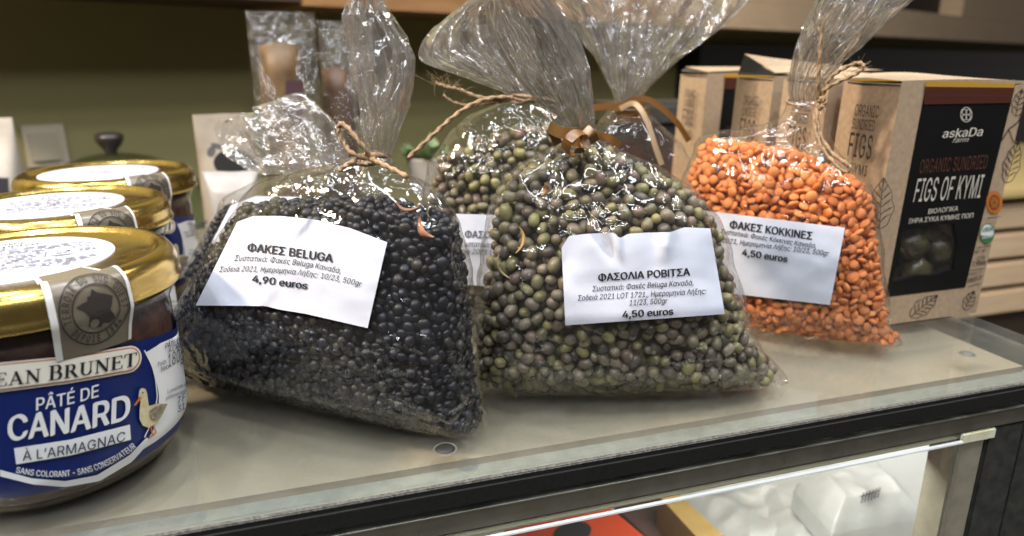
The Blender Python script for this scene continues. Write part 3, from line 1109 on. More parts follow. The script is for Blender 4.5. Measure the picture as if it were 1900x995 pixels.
def on_jar(a, z, off):
    r = rad_at(z) + off
    return (JX + r * math.cos(a), JY + r * math.sin(a), z)


mb = MB()
AA = np.linspace(ang[0], ang[-1], 150)
mb.grid([[on_jar(a, zb + (zt2 - zb) * k / 12, 0.0001) for a, zb, zt2 in zip(AA, np.interp(AA, ang, zb_), np.interp(AA, ang, zt_))] for k in range(13)])
label = mb.build('paper_label', M['navy'], jar, True)
# white field on its right half
mb = MB()
ov = np.array([(-31.6, 0.0382), (-29.0, 0.0330), (-27.2, 0.0278), (-27.0, 0.0229), (-29.5, 0.0174), (-33.5, 0.0140), (-40, 0.0112)])[::-1]
G = []
for z in np.linspace(0.0100, 0.0372, 16):
    a0 = np.interp(z, ov[:, 1], ov[:, 0])
    G.append([on_jar(math.radians(a), min(z, float(np.interp(math.radians(a), ang, zt_)) - 0.0022) , 0.00035) for a in np.linspace(a0, 60, 26)])
mb.grid(G)
mb.build('white_field', M['whiteprint'], label, True)
# swoosh under the oval
mb = MB()
poly_px(mb, [(0, 872), (60, 888), (121, 893), (180, 882), (240, 845), (272, 812)], [(0, 884), (60, 899), (121, 904), (185, 893), (245, 857), (280, 818)], jS, 0.0006, 40, 2)
stroke_px(mb, [(268, 650), (283, 680), (289, 705), (292, 735), (286, 775), (268, 812)], 2.0, jS, 0.0006, 24)
mb.build('swoosh', M['whiteprint'], label, True)
# cartouche
def cart(grow):
    t = resample([(-90, 690 - grow), (0, 676 - grow), (125, 664 - grow), (240, 645 - grow)], 24)
    b_ = resample([(-90, 740 + grow), (0, 725 + grow), (125, 709 + grow), (240, 689 + grow)], 24)
    T, B = [tuple(p) for p in t], [tuple(p) for p in b_]
    for k in range(1, 10):
        a = k / 9 * math.pi / 2
        T.append((240 + (20 + grow) * math.sin(a), 667 - (22 + grow) * math.cos(a) - 4 * math.sin(a)))
        B.append((240 + (20 + grow) * math.sin(a), 667 + (22 + grow) * math.cos(a) - 4 * math.sin(a)))
    return T, B


for g, m_, o_, nm in ((3, 'creamprint', 0.0006, 'cartouche_rim'), (0.2, 'copper', 0.0008, 'cartouche_line'), (-2.4, 'creamprint', 0.0010, 'cartouche')):
    mb = MB()
    T, B = cart(g)
    poly_px(mb, T, B, jS, o_, 60, 4)
    mb.build(nm, M[m_], label, True)
mb = MB()
V, F, xe = serif_word('JEAN BRUNET')
V[:, 1] *= 1
xs = V[:, 0]
lay(mb, V, F, 0.62, xe, 1.0, jS, (-8, 718), (255, 678), 25, 0.0013, mid=(125, 702), up=(0.04, -1), up1=(0.06, -1))
mb.build('name_lettering', M['ink'], label)
mb = MB()
write(mb, 'PÂTÉ DE', jS, (67, 762), (183, 736), 23, 0.0007, 0.012, mid=(126, 751), up=(0.01, -1), up1=(0.03, -1))
write(mb, 'CANARD', jS, (14, 818), (241, 777), 46, 0.0007, 0.024, mid=(128, 803), up=(0.0, -1), up1=(0.04, -1))
poly_px(mb, [(26, 832), (130, 816), (241, 788)], [(30, 862), (132, 845), (243, 816)], jS, 0.0007, 30, 2)
write(mb, 'SANS COLORANT - SANS CONSERVATEUR', jS, (29, 877), (253, 830), 11, 0.0007, 0.012, mid=(152, 880))
mb.build('white_lettering', M['whiteprint'], label)
mb = MB()
write(mb, 'À L’ARMAGNAC', jS, (42, 855), (232, 818), 18, 0.0010, 0.002, mid=(138, 841), up=(0.0, -1), up1=(0.04, -1))
for (t0, a, b_, cp, bo) in (('PÂTÉ DE CANARD', (307, 648), (372, 621), 10, 0.015), ('À L’ARMAGNAC', (313, 655), (366, 632), 9, 0.015), ('Poids', (293, 681), (309, 674), 9, 0.0), ('Net:', (299, 690), (312, 684), 9, 0.0),
                            ('180g', (312, 682), (341, 667), 24, 0.0)):
    write(mb, t0, jS, a, b_, cp, 0.0008, bo, up=(0.02, -1))
for (t0, a, b_, cp, bo) in (('À consommer de', (310, 731), (347, 715), 7, 0), ('préférence avant', (308, 743), (346, 727), 7, 0), ('7 F', (330, 751), (343, 743), 14, 0.01), ('31', (330, 766), (343, 758), 12, 0)):
    write(mb, t0, jS, a, b_, cp, 0.0008, bo, up=(0.02, -1))
mb.build('blue_lettering', mat('navy_ink', (0.014, 0.02, 0.06), 0.5), label)
# the duck
mb = MB()
fan_px(mb, [(250, 755), (257, 736), (259, 724), (263, 720), (270, 722), (273, 730), (270, 742), (268, 752), (273, 758), (285, 752), (297, 748), (305, 752), (311, 750), (305, 762), (298, 775), (288, 788), (276, 794), (265, 790), (259, 778), (259, 762), (261, 745), (259, 742)][1:], jS, 0.0010, 3)
duck = mb.build('duck_drawing', M['duck'], label)
mb = MB()
fan_px(mb, [(278, 762), (290, 754), (300, 750), (311, 749), (306, 760), (299, 772), (288, 780), (279, 776)], jS, 0.0013, 2)
mb.build('duck_wing', M['duckwing'], duck)
mb = MB()
fan_px(mb, [(259, 736), (263, 738), (253, 752), (248, 753)], jS, 0.0013, 2)
for (a, b_) in (((280, 790), (283, 808)), ((284, 789), (290, 803))):
    stroke_px(mb, [a, b_, (b_[0] - 8, b_[1] + 6)], 2.4, jS, 0.0011, 8)
mb.build('duck_beak', M['orangeink'], duck)
mb = MB()
fan_px(mb, ell(265, 729, 1.5, 1.7, n=10), jS, 0.0014, 1)
mb.build('duck_eye', M['ink'], duck)
# tape seal over the lid edge: follows top, rim and side down to the label
def seal_profile(k):                                         # k 0..1 along the strip; radius, height
    P = np.array([(0.0235, 0.06175), (0.0325, 0.0616), (0.0345, 0.0629), (0.0355, 0.0633), (0.0368, 0.0631), (0.0385, 0.0618), (0.0396, 0.0602), (0.0400, 0.0580), (0.0403, 0.0540), (0.0402, 0.0525), (0.0385, 0.0480), (0.0372, 0.0430)])
    s = np.r_[0, np.cumsum(np.hypot(*np.diff(P, axis=0).T))]
    return np.interp(k * s[-1], s, P[:, 0]), np.interp(k * s[-1], s, P[:, 1])


A_MID = math.atan2(*(cyl.hit(160, 560) - np.array((JX, JY, 0)))[[1, 0]])
HALF = 0.0098


def seal_pt(u, k, off):
    r, z = seal_profile(k)
    a = A_MID + u * HALF / 0.0395
    return (JX + (r + off * 0.8) * math.cos(a), JY + (r + off * 0.8) * math.sin(a), z + off * 0.6)


mb = MB()
mb.grid([[seal_pt(u, k, 0.0003) for u in np.linspace(-1, 1, 14)] for k in np.linspace(0, 1, 40)])
seal = mb.build('tape_seal', M['sealtape'], jar, True)
mb = MB()
for u0, u1 in ((-1.0, -0.84), (0.90, 1.0)):
    mb.grid([[seal_pt(u, k, 0.0005) for u in np.linspace(u0, u1, 4)] for k in np.linspace(0, 1, 40)])
mb.build('tape_edge', M['tapeedge'], seal, True)


class SealS:                                                 # unit: 1 = tenth of the half width; y down the strip
    def hit(self, px, py, off=0.0):
        return np.array(seal_pt(px / 10.0 + 0.04, 0.66 + py / 10.0 * HALF / 0.0290, 0.0007))


sS = SealS()
mb = MB()
stroke_px(mb, ell(0, 0, 8.3, 8.3, n=40), 0.35, sS, 0, 80, closed=True)
stroke_px(mb, ell(0, 0, 5.6, 5.6, n=40), 0.35, sS, 0, 80, closed=True)
fr_out = [(-0.3, -4.6), (0.8, -3.6), (2.6, -2.9), (4.3, -2.0), (3.6, -0.2), (3.0, 0.6), (3.7, 1.8), (4.2, 3.0), (2.6, 3.9), (1.2, 3.5), (0.6, 4.4), (-1.2, 4.0), (-2.4, 3.4), (-2.0, 1.2), (-2.7, -0.4), (-4.6, -1.5), (-3.0, -2.1), (-1.9, -2.3), (-1.7, -3.2), (-0.9, -3.2)]
fan_px(mb, fr_out, sS, 0, 3)


def ring_text(mb, s, r, a0, a1, size, flip=False):
    for k, ch in enumerate(s):
        if ch == ' ':
            continue
        a = a0 + (a1 - a0) * (k + 0.5) / len(s)
        v, f = text_mesh(ch, 0.02)
        w = v[:, 0].max() - v[:, 0].min()
        c_, s_ = math.cos(a), math.sin(a)
        t = np.array((-s_, c_)) * (-1 if flip else 1)
        n = np.array((c_, s_)) * (-1 if flip else 1)
        out = []
        for q in v:
            x, y = (q[0] - v[:, 0].mean()) * size, (q[1] / cap_height() - 0.5) * size * 0.9
            p = np.array((c_, s_)) * r + t * x + n * y
            out.append(sS.hit(p[0], p[1]))
        mb.add(out, f)


ring_text(mb, 'TERROIR DU SUD OUEST', 6.95, math.radians(165), math.radians(372), 1.9)
ring_text(mb, 'DEPUIS 1884', 6.95, math.radians(148), math.radians(32), 1.9, True)
mb.build('seal_stamp', M['darkink'], seal)
mb = MB()
fan_px(mb, ell(-0.9, 3.0, 1.1, 1.1, n=16), sS, 0, 1)
ob = mb.build('stamp_dot', M['sealtape'], seal)
ob.data.transform(__import__('mathutils').Matrix.Translation((0, -0.0002, 0.0001)))

for (x, y, lab) in ((-0.0885, 0.3055, 'gold lidded pate jar in the middle of the row of three'), (-0.0885, 0.3890, 'gold lidded pate jar farthest back in the row of three')):
    c = copy_tree(jar)
    c.location = (x, y, 0)
    c['label'] = lab

# ================================================================== THE BAGS
def ico(sub=2):
    import bmesh
    bm = bmesh.new()
    bmesh.ops.create_icosphere(bm, subdivisions=sub, radius=1.0)
    bm.verts.index_update()
    v = np.array([tuple(w.co) for w in bm.verts])
    f = np.array([[w.index for w in q.verts] for q in bm.faces])
    bm.free()
    return v, f


ICO = ico(2)


def crumple(p, s):
    """sharp-creased noise, about -1..1"""
    q = Vector((p[0] * s, p[1] * s, p[2] * s))
    a = 1 - 2 * abs(noise.noise(q))
    b = 1 - 2 * abs(noise.noise(q * 2.1 + Vector((3.1, 7.7, 1.3))))
    return 0.65 * a + 0.35 * b - 0.5


def facet(q):
    """flat facets meeting in sharp edges, as in crumpled film"""
    d, _ = noise.voronoi(q)
    return d[1] - d[0] - 0.25


class Bag:
    """A filled bag: a body given as horizontal sections in its own upright plane, a gathered neck and a fanned-out top."""

    def __init__(self, a, b, depth_shift):
        self.O = np.array((a[0], a[1], 0.0))
        d = np.array((b[0] - a[0], b[1] - a[1], 0.0))
        self.len = np.linalg.norm(d)
        self.ux = d / self.len
        self.n = np.array((self.ux[1], -self.ux[0], 0.0))     # towards the camera
        self.O = self.O - self.n * depth_shift

    def plane(self, px, py, y=0.0):
        d = ray(px, py)
        o = self.O + self.n * y
        t = ((o - CP) @ self.n) / (d @ self.n)
        p = CP + d * t - o
        return np.array((p @ self.ux, p[2]))

    def w(self, s, y, t):
        return self.O + self.ux * s + self.n * y + np.array((0, 0, t))

    def pt(self, px, py, y=0.0):
        s, t = self.plane(px, py, y)
        return self.w(s, y, t)

    def sections(self, left, right, depth):
        """left/right outline of the body in photograph pixels from the counter up; depth: rows (t, front, back, power)"""
        L = np.array([q if len(q) == 2 and q[1] < 1.0 and abs(q[0]) < 1.0 else self.plane(*q) for q in left])
        R = np.array([q if len(q) == 2 and q[1] < 1.0 and abs(q[0]) < 1.0 else self.plane(*q) for q in right])
        self.tmax = min(L[-1, 1], R[-1, 1])
        self.L, self.R = L[np.argsort(L[:, 1])], R[np.argsort(R[:, 1])]
        self.D = np.array(depth, float)
        tt = np.linspace(0, self.tmax, 200)
        sm = lambda y: np.convolve(np.r_[[y[0]] * 3, y, [y[-1]] * 3], np.ones(7) / 7, 'valid')
        self.T = tt
        self.tL, self.tR = sm(np.interp(tt, self.L[:, 1], self.L[:, 0])), sm(np.interp(tt, self.R[:, 1], self.R[:, 0]))
        self.tf, self.tb, self.tp = (sm(np.interp(tt, self.D[:, 0] * self.tmax, self.D[:, k])) for k in (1, 2, 3))

    def at(self, t):
        g = lambda y: np.interp(t, self.T, y)
        return g(self.tL), g(self.tR), g(self.tf), g(self.tb), g(self.tp)

    def front(self, s, t):
        L, R, f, b, p = self.at(t)
        u = np.clip(abs((s - (L + R) / 2) / ((R - L) / 2)), 0, 1)
        return f * (1 - u**p)**(1 / p)

    def surf(self, phi, t):
        L, R, f, b, p = self.at(t)
        c, s = np.cos(phi), np.sin(phi)
        u = np.sign(c) * abs(c)**(2 / p)
        w = np.sign(s) * abs(s)**(2 / p)
        return (L + R) / 2 + (R - L) / 2 * u, np.where(s > 0, f * w, b * w), t

    def hit(self, px, py, off=0.0):                           # on to the front of the film
        y = getattr(self, 'y_last', 0.02)
        for _ in range(30):
            s, t = self.plane(px, py, y + off)
            y2 = float(self.front(s, min(max(t, 0), self.tmax)))
            step = y2 - y
            y += 0.6 * step
            if abs(step) < 1.5e-5:
                break
        self.y_last = y
        return self.w(s, y + off, t)

    # ------------------------------------------------ the clear film
    def film(self, root, plume, neck_fold=7, seed=0, pucker=None, nphi=132, name='clear_bag', body_amp=0.0013):
        r3 = random.Random(seed)
        rows, kinds = [], []
        ts = np.r_[np.linspace(0, 1, 64)**1.0] * self.tmax
        ph = np.linspace(0, 2 * np.pi, nphi, endpoint=False)
        so = Vector((seed * 3.7, seed * 1.9, seed * 5.3))
        pu = [(r3.uniform(0, 6.28), r3.randint(5, 11), r3.uniform(0.6, 1.4)) for _ in range(4)]
        for t in ts:
            x, y, z = self.surf(ph, np.full(nphi, t))
            L, R, f, b, p = self.at(t)
            x = (L + R) / 2 + (x - (L + R) / 2) * (1 + 0.0011 / max((R - L) / 2, 0.004))
            k = t / self.tmax
            row = []
            for j in range(nphi):
                P = self.w(x[j], y[j], z[j])
                c = self.w((L + R) / 2, 0, t)
                o = P - c
                nd = o / (np.linalg.norm(o) + 1e-9)
                cr = crumple(Vector(P) + so, 42)
                up = max(0.0, (k - 0.42) / 0.58)
                a = cr * (body_amp + 0.0030 * up * (1 - 0.7 * k**6))
                fold = sum(w * abs(math.sin(n * ph[j] / 2 + q)) for q, n, w in pu) / 4 - 0.5
                a += fold * 0.0095 * up**1.3 * (1.05 - k) + 0.0003
                a = max(a, -0.0002 - 0.004 * up)
                a = max(a, -0.45 * np.linalg.norm(o))
                if t < 0.004:
                    a *= t / 0.004
                P = P + nd * a
                P[2] = max(P[2], 0.0006 if t > 0 else 0.0004)
                row.append(P)
            rows.append(row)
        nb = len(rows)
        # the gathered top: rows of (left px, right px, half depth, lean towards the camera)
        PL = np.array([[*l, *r, d, ln] for l, r, d, ln in plume], float)
        n_p = 84
        q = np.linspace(0, len(PL) - 1, n_p + 1)[1:]
        dense = np.array([spline_at(PL, x) for x in q])
        folds = [(r3.uniform(0, 6.28), max(3, neck_fold - 3) + r3.randint(0, 2)) for _ in range(2)]
        for i, (lx, ly, rx, ry, d, ln) in enumerate(dense):
            k = (i + 1) / n_p
            l2, r2_ = self.plane(lx, ly, ln), self.plane(rx, ry, ln)
            row = []
            for j in range(nphi):
                u, sgn = math.cos(ph[j]), (1 if math.sin(ph[j]) >= 0 else -1)
                fa, fn = folds[0 if sgn > 0 else 1]
                base = math.sqrt(max(0, 1 - u * u))
                wob = 0.8 * noise.noise(Vector((u * 2.0, k * 2.2, seed + sgn)))
                tri = abs(((fn * (u * 0.5 + 0.5) + wob + fa) % 1.0) * 2 - 1) * 2 - 1
                st = (l2 + r2_) / 2 + (r2_ - l2) / 2 * (u + 0.02 * math.sin(9 * u + fa))
                y = ln + sgn * d * (0.62 * base) + d * 0.55 * tri * min(1, base * 2.2) * (0.6 + 0.4 * k)
                P = self.w(st[0], y, st[1])
                P = P + self.n * (crumple(Vector(P) + so, 30) * 0.0060 + facet(Vector(P) * 70 + so) * 0.0042 + facet(Vector(P) * 150 - so) * 0.0016) * min(1, k * 2.5) * min(1, base * 2.5)
                P = P + np.array((0, 0, 1)) * crumple(Vector(P) * 1.3 - so, 40) * 0.0030 * k
                row.append(P)
            rows.append(row)
        V = [p for r in rows for p in r]
        F = []
        for i in range(len(rows) - 1):
            for j in range(nphi):
                F.append((i * nphi + j, i * nphi + (j + 1) % nphi, (i + 1) * nphi + (j + 1) % nphi, (i + 1) * nphi + j))
        L, R, f, b, p = self.at(0.0)
        n0 = len(V)
        V += [p + np.array((0, 0, -0.0001)) for p in rows[0]]
        V.append(self.w((L + R) / 2, 0, 0.0003))
        F += [(len(V) - 1, n0 + (j + 1) % nphi, n0 + j) for j in range(nphi)]
        o = obj(name, V, F, [M['film'], M['plume']], root, True)
        mi = [1 if (k // nphi) >= nb - 2 and k < (len(rows) - 1) * nphi else 0 for k in range(len(F))]
        o.data.polygons.foreach_set('material_index', mi)
        return o

    # ------------------------------------------------ the contents
    def fill(self, root, name, mat_, size, level, tint, shape, flat, seed=1, gap=0.0001, mind=0.80, bumps=None, layers=1.9):
        """size: (diameter, thickness); level(s): height of the filling; tint(rng,n); flat: 0 round .. 1 lying against the film"""
        g = np.random.default_rng(seed)
        dia, thick = size
        top = max(float(level(s)) for s in np.linspace(self.tL.min(), self.tR.max(), 40))
        top = min(top, self.tmax * 0.985)
        N = int(150000 * min(1.0, (0.0045 / dia)) + 20000)
        t = g.uniform(0, top, N)
        phi = g.uniform(0, 2 * np.pi, N)
        # even spread along the girth: warp the angle so that flat sides get their share
        L, R, f, b, p = self.at(t)
        u = g.uniform(-1, 1, N)
        y = g.uniform(-1, 1, N)
        y = np.where(y > 0, y * f, y * b)
        hw = (R - L) / 2
        s = (L + R) / 2 + u * hw
        ins = thick * 0.50 + gap
        hw2, f2, b2 = np.maximum(hw - ins, 1e-4), np.maximum(f - ins, 1e-4), np.maximum(b - ins, 1e-4)
        inside = (abs(u * hw / hw2)**p + abs(np.where(y > 0, y / f2, y / b2))**p) <= 1.0
        deep = dia * layers + gap
        hw3, f3, b3 = np.maximum(hw - deep, 1e-4), np.maximum(f - deep, 1e-4), np.maximum(b - deep, 1e-4)
        inner = (abs(u * hw / hw3)**p + abs(np.where(y > 0, y / f3, y / b3))**p) <= 1.0
        lv = level(s)
        near_top = t > lv - dia * layers
        ok = inside & (y > -0.62 * b) & (t < lv) & (t > thick * 0.45) & (~inner | near_top | (t < dia * 1.6))
        X = np.c_[s, y, t][ok]
        cell = dia * mind
        keep, gridd = [], {}
        c2 = cell * cell
        # the outermost first, so that the film side is packed tightest
        ac = 1 / cell
        K = np.floor(X * ac).astype(int)
        for i in range(len(X)):
            kx, ky, kz = K[i]
            x0, x1, x2 = X[i]
            bad = False
            for a in (-1, 0, 1):
                for b_ in (-1, 0, 1):
                    for c in (-1, 0, 1):
                        for q in gridd.get((kx + a, ky + b_, kz + c), ()):
                            if (q[0] - x0)**2 + (q[1] - x1)**2 + (q[2] - x2)**2 < c2:
                                bad = True
                                break
                        if bad: break
                    if bad: break
                if bad: break
            if not bad:
                gridd.setdefault((kx, ky, kz), []).append((x0, x1, x2))
                keep.append(i)
        X = X[keep]
        n = len(X)
        # orientation: lens normals lean towards the outside
        L, R, f, b, p = self.at(X[:, 2])
        nx = (X[:, 0] - (L + R) / 2) / ((R - L) / 2)**2
        ny = np.where(X[:, 1] > 0, X[:, 1] / f**2, X[:, 1] / b**2)
        nn = np.c_[nx, ny, 0 * nx]
        nn /= np.linalg.norm(nn, axis=1)[:, None] + 1e-9
        Z = nn * flat + g.normal(size=(n, 3)) * (1.05 - flat) * 0.75
        Z /= np.linalg.norm(Z, axis=1)[:, None]
        A = np.cross(Z, g.normal(size=(n, 3)))
        A /= np.linalg.norm(A, axis=1)[:, None]
        B = np.cross(Z, A)
        sc = g.normal(1.0, 0.09, (n, 1)).clip(0.75, 1.25)
        v, f_ = shape
        ax = np.c_[np.full(n, dia / 2), np.full(n, dia / 2 * 1.0), np.full(n, thick / 2)] * sc
        if flat < 0.2:                                        # beans: long axis first
            ax = np.c_[np.full(n, dia / 2) * g.uniform(0.97, 1.14, n), np.full(n, thick / 2), np.full(n, thick / 2) * g.uniform(0.92, 1.05, n)] * sc
        else:
            ax[:, 1] *= g.uniform(0.92, 1.0, n)
        loc = (v[None, :, 0:1] * (A * ax[:, 0:1])[:, None, :] + v[None, :, 1:2] * (B * ax[:, 1:2])[:, None, :] + v[None, :, 2:3] * (Z * ax[:, 2:3])[:, None, :])
        P = loc + X[:, None, :]
        P[:, :, 2] = np.maximum(P[:, :, 2], 0.0008)
        col = np.repeat(tint(g, n)[:, None, :], len(v), axis=1)
        if bumps is not None:
            col = bumps(g, v, col)
        wpos = self.O + P[..., 0:1] * self.ux + P[..., 1:2] * self.n + P[..., 2:3] * np.array((0, 0, 1.0))
        V = wpos.reshape(-1, 3)
        F = (f_[None] + (np.arange(n) * len(v))[:, None, None]).reshape(-1, 3)
        # the unseen heart of the filling, one closed core
        ts = np.linspace(0.002, top - dia * 1.3, 24)
        ph = np.linspace(0, 2 * np.pi, 40, endpoint=False)
        core, base = [], len(V)
        dd = dia * 1.5
        for tt in ts:
            L, R, f, b, p = self.at(tt)
            hw = max((R - L) / 2 - dd, 1e-4)
            for a in ph:
                c, s_ = math.cos(a), math.sin(a)
                uu, ww = np.sign(c) * abs(c)**(2 / p), np.sign(s_) * abs(s_)**(2 / p)
                ss = (L + R) / 2 + hw * uu
                yy = max(f - dd, 1e-4) * ww if ww > 0 else max(b - dd, 1e-4) * ww
                core.append(self.w(ss, yy, min(tt, float(level(ss)) - dia * 1.4)))
        core = np.array(core)
        T = []
        m = len(ph)
        for i in range(len(ts) - 1):
            for j in range(m):
                a0, a1, a2, a3 = i * m + j, i * m + (j + 1) % m, (i + 1) * m + (j + 1) % m, (i + 1) * m + j
                T += [(a0, a1, a2), (a0, a2, a3)]
        core = np.vstack([core, core[-m:].mean(0)])
        T += [((len(ts) - 1) * m + j, (len(ts) - 1) * m + (j + 1) % m, len(core) - 1) for j in range(m)]
        cc = np.repeat(tint(g, 400).mean(0)[None] * 0.8, len(core), 0)
        V = np.vstack([V, core])
        F = np.vstack([F, np.array(T) + base])
        return obj(name, V, F, mat_, root, True, col=np.vstack([col.reshape(-1, 3), cc]), kind='stuff')

    # ------------------------------------------------ a stuck-on paper label
    def sticker(self, root, TL, TR, BR, BL, top=None, bot=None, wrinkle=None, off=0.0016, name='paper_label', seed=0):
        n, m = 44, 26
        tp = resample(top if top else [TL, TR], n + 1)
        bt = resample(bot if bot else [BL, BR], n + 1)
        G = []
        for k in range(m + 1):
            row = []
            for j in range(n + 1):
                p = tp[j] + (bt[j] - tp[j]) * k / m
                w = wrinkle(j / n, k / m) if wrinkle else 0.0
                w += lab_wave(j / n, k / m, seed)
                row.append(self.hit(p[0], p[1], off + w))
            G.append(row)
        self._lab = (tp, bt, off, wrinkle, seed)
        mb = MB().grid(G)
        mb.grid([[p - self.n * 0.00012 for p in r] for r in G], True)
        return mb.build(name, M['paper'], root, True)

    class LabelS:
        """places lettering on the sticker made last: same outline, same waves, a hair above the paper"""

        def __init__(self, bag, *_):
            self.b = bag
            self.tp, self.bt, self.off, self.wr, self.seed = bag._lab

        def hit(self, px, py, off=0.0):
            n = len(self.tp) - 1
            ii = np.arange(n + 1)
            q = np.array((px, py))

            def P(u, v):
                x = min(max(u, -0.2), 1.2) * n
                t = np.array([np.interp(x, ii, self.tp[:, k]) for k in (0, 1)])
                b = np.array([np.interp(x, ii, self.bt[:, k]) for k in (0, 1)])
                return t * (1 - v) + b * v
            u, v = getattr(self, 'uv', (0.5, 0.5))
            for _ in range(10):
                p = P(u, v)
                if np.abs(q - p).max() < 0.05:
                    break
                du, dv = (P(u + 0.01, v) - P(u - 0.01, v)) / 0.02, (P(u, v + 0.01) - P(u, v - 0.01)) / 0.02
                r = q - p
                det = du[0] * dv[1] - du[1] * dv[0]
                if abs(det) < 1e-9:
                    break
                u += (r[0] * dv[1] - r[1] * dv[0]) / det
                v += (du[0] * r[1] - du[1] * r[0]) / det
                u, v = min(max(u, 0.0), 1.0), min(max(v, 0.0), 1.0)
            self.uv = (u, v)
            w = (self.wr(u, v) if self.wr else 0.0) + lab_wave(u, v, self.seed)
            return self.b.hit(px, py, self.off + w + 0.00032)


def spline_at(P, x):
    i = min(int(x), len(P) - 2)
    t = x - i
    g = lambda k: P[k] if 0 <= k < len(P) else (2 * P[0] - P[1] if k < 0 else 2 * P[-1] - P[-2])
    a, b, c, d = g(i - 1), g(i), g(i + 1), g(i + 2)
    return 0.5 * (2 * b + (c - a) * t + (2 * a - 5 * b + 4 * c - d) * t * t + (3 * b - a - 3 * c + d) * t**3)


def lab_wave(u, v, seed):
    return 0.00055 * noise.noise(Vector((u * 3.2, v * 2.6, seed))) + 0.00022 * noise.noise(Vector((u * 8, v * 6, seed + 5)))


def crease(u0, v0, u1, v1, w, h):
    """a straight fold line on a label from (u0,v0) to (u1,v1)"""
    def f(u, v):
        d = np.array((u1 - u0, v1 - v0))
        l = np.linalg.norm(d)
        d = d / l
        r = np.array((u - u0, v - v0))
        a = r @ d
        x = abs(r[0] * d[1] - r[1] * d[0])
        if a < -0.08 or a > l + 0.1:
            return 0.0
        fade = min(1, max(0, (a + 0.08) / 0.08)) * min(1, max(0, (l + 0.1 - a) / 0.25))
        return h * max(0.0, 1 - x / w) * fade
    return f


def adds(*fs):
    return lambda u, v: sum(f(u, v) for f in fs)


# ---- tints
def tint_black(g, n):
    b = g.uniform(0.55, 1.5, (n, 1))
    c = np.where(g.random((n, 1)) < 0.25, np.array([[0.026, 0.024, 0.023]]), np.array([[0.0085, 0.0095, 0.016]]))
    return (c * b).clip(0, 1)


MUNG = np.array([(0.170, 0.146, 0.086), (0.195, 0.172, 0.074), (0.128, 0.102, 0.076), (0.200, 0.162, 0.112), (0.255, 0.228, 0.095), (0.078, 0.066, 0.051), (0.160, 0.110, 0.082)])


def tint_mung(g, n):
    return (MUNG[g.choice(7, n, p=[.26, .15, .19, .17, .07, .10, .06])] * g.uniform(0.8, 1.25, (n, 1))).clip(0, 1)


def tint_red(g, n):
    a, b = np.array([[0.60, 0.175, 0.045]]), np.array([[0.68, 0.255, 0.085]])
    k = g.random((n, 1))
    return ((a * (1 - k) + b * k) * g.uniform(0.82, 1.12, (n, 1))).clip(0, 1)


M['black_lentil'] = tint_mat('black_lentil', 0.42, 0.45)
M['mung'] = tint_mat('mung_bean', 0.38, 0.5)
M['red_lentil'] = tint_mat('red_lentil', 0.6, 0.3)

v_, f_i = ICO
LENS = (v_ * np.array([1, 1, 1]) * (1 + 0 * v_), f_i)
vb = v_.copy()
vb = np.sign(vb) * np.abs(vb)**0.86                          # a little barrel-shaped
vb = vb / np.abs(vb).max(0)
BEAN = (vb, f_i)


def hilum(g, v, col):
    n = len(col)
    on = g.random(n) < 0.42
    near = (v[:, 2] > 0.80) & (np.abs(v[:, 0]) < 0.55) & (np.abs(v[:, 1]) < 0.35)
    col = col.copy()
    col[np.ix_(on, near)] = np.array([0.52, 0.50, 0.40])
    return col


def twine_coil(bag, mb, cx, cy, rx, ry, y0, turns, r, droop=0.0):
    """turns of twine round the neck; centre and half width in photograph pixels"""
    c = bag.pt(cx, cy, y0)
    w = np.linalg.norm(bag.pt(cx + rx, cy, y0) - c)
    h = np.linalg.norm(bag.pt(cx, cy + ry, y0) - c)
    pts = []
    n = int(26 * turns)
    for k in range(n + 1):
        a = 2 * math.pi * turns * k / n
        pts.append(c + bag.ux * w * math.cos(a) * (1 + 0.05 * math.sin(3 * a)) + bag.n * w * 0.8 * math.sin(a) + np.array((0, 0, h * (2 * k / n - 1) + 0.0006 * math.sin(2.3 * a) + droop * math.cos(a))))
    mb.tube(pts, r, 8, twist=0.5)
    return mb


def strand(bag, mb, pts, r=0.0007, twist=0.55, n=10):
    """twine along photograph points (px, py, offset towards the camera)"""
    P = spline([bag.pt(*p) for p in pts], n)
    mb.tube(P, r, 8, twist=twist)
    return mb


def fuzz(mb, P, count, length, seed):
    g = random.Random(seed)
    for _ in range(count):
        i = g.randrange(len(P))
        d = Vector((g.uniform(-1, 1), g.uniform(-1, 1), g.uniform(-1, 1))).normalized()
        a = np.array(P[i])
        b_ = a + np.array(d) * length * g.uniform(0.4, 1)
        c = b_ + np.array((g.uniform(-1, 1), g.uniform(-1, 1), g.uniform(-1, 1))) * length * 0.4
        mb.tube([a, (a + b_) / 2 + (c - b_) * 0.3, c], [0.00007, 0.00006, 0.00003], 3)


def strap(mb, bag, pts, w, n=12, face=None):
    """a flat ribbon along photograph points"""
    P = spline([bag.pt(*p) for p in pts], n)
    up = np.array(face if face is not None else bag.n)
    A, B, A2, B2 = [], [], [], []
    for i, p in enumerate(P):
        t = P[min(i + 1, len(P) - 1)] - P[max(i - 1, 0)]
        t = t / (np.linalg.norm(t) + 1e-12)
        s = np.cross(t, up)
        s = s / (np.linalg.norm(s) + 1e-9)
        m_ = np.cross(s, t) * 0.00012
        A.append(p + s * w / 2 + m_), B.append(p - s * w / 2 + m_)
        A2.append(p + s * w / 2 - m_), B2.append(p - s * w / 2 - m_)
    mid = [(a + b_) / 2 + np.cross(a - b_, (0.2, 0.1, 0.9)) * 0.12 for a, b_ in zip(A, B)]
    mb.grid([A, mid, B])
    mb.grid([A2, [q - (a - a2) for q, a, a2 in zip(mid, A, A2)], B2], True)
    mb.grid([A, A2], True)
    mb.grid([B, B2])
    return mb


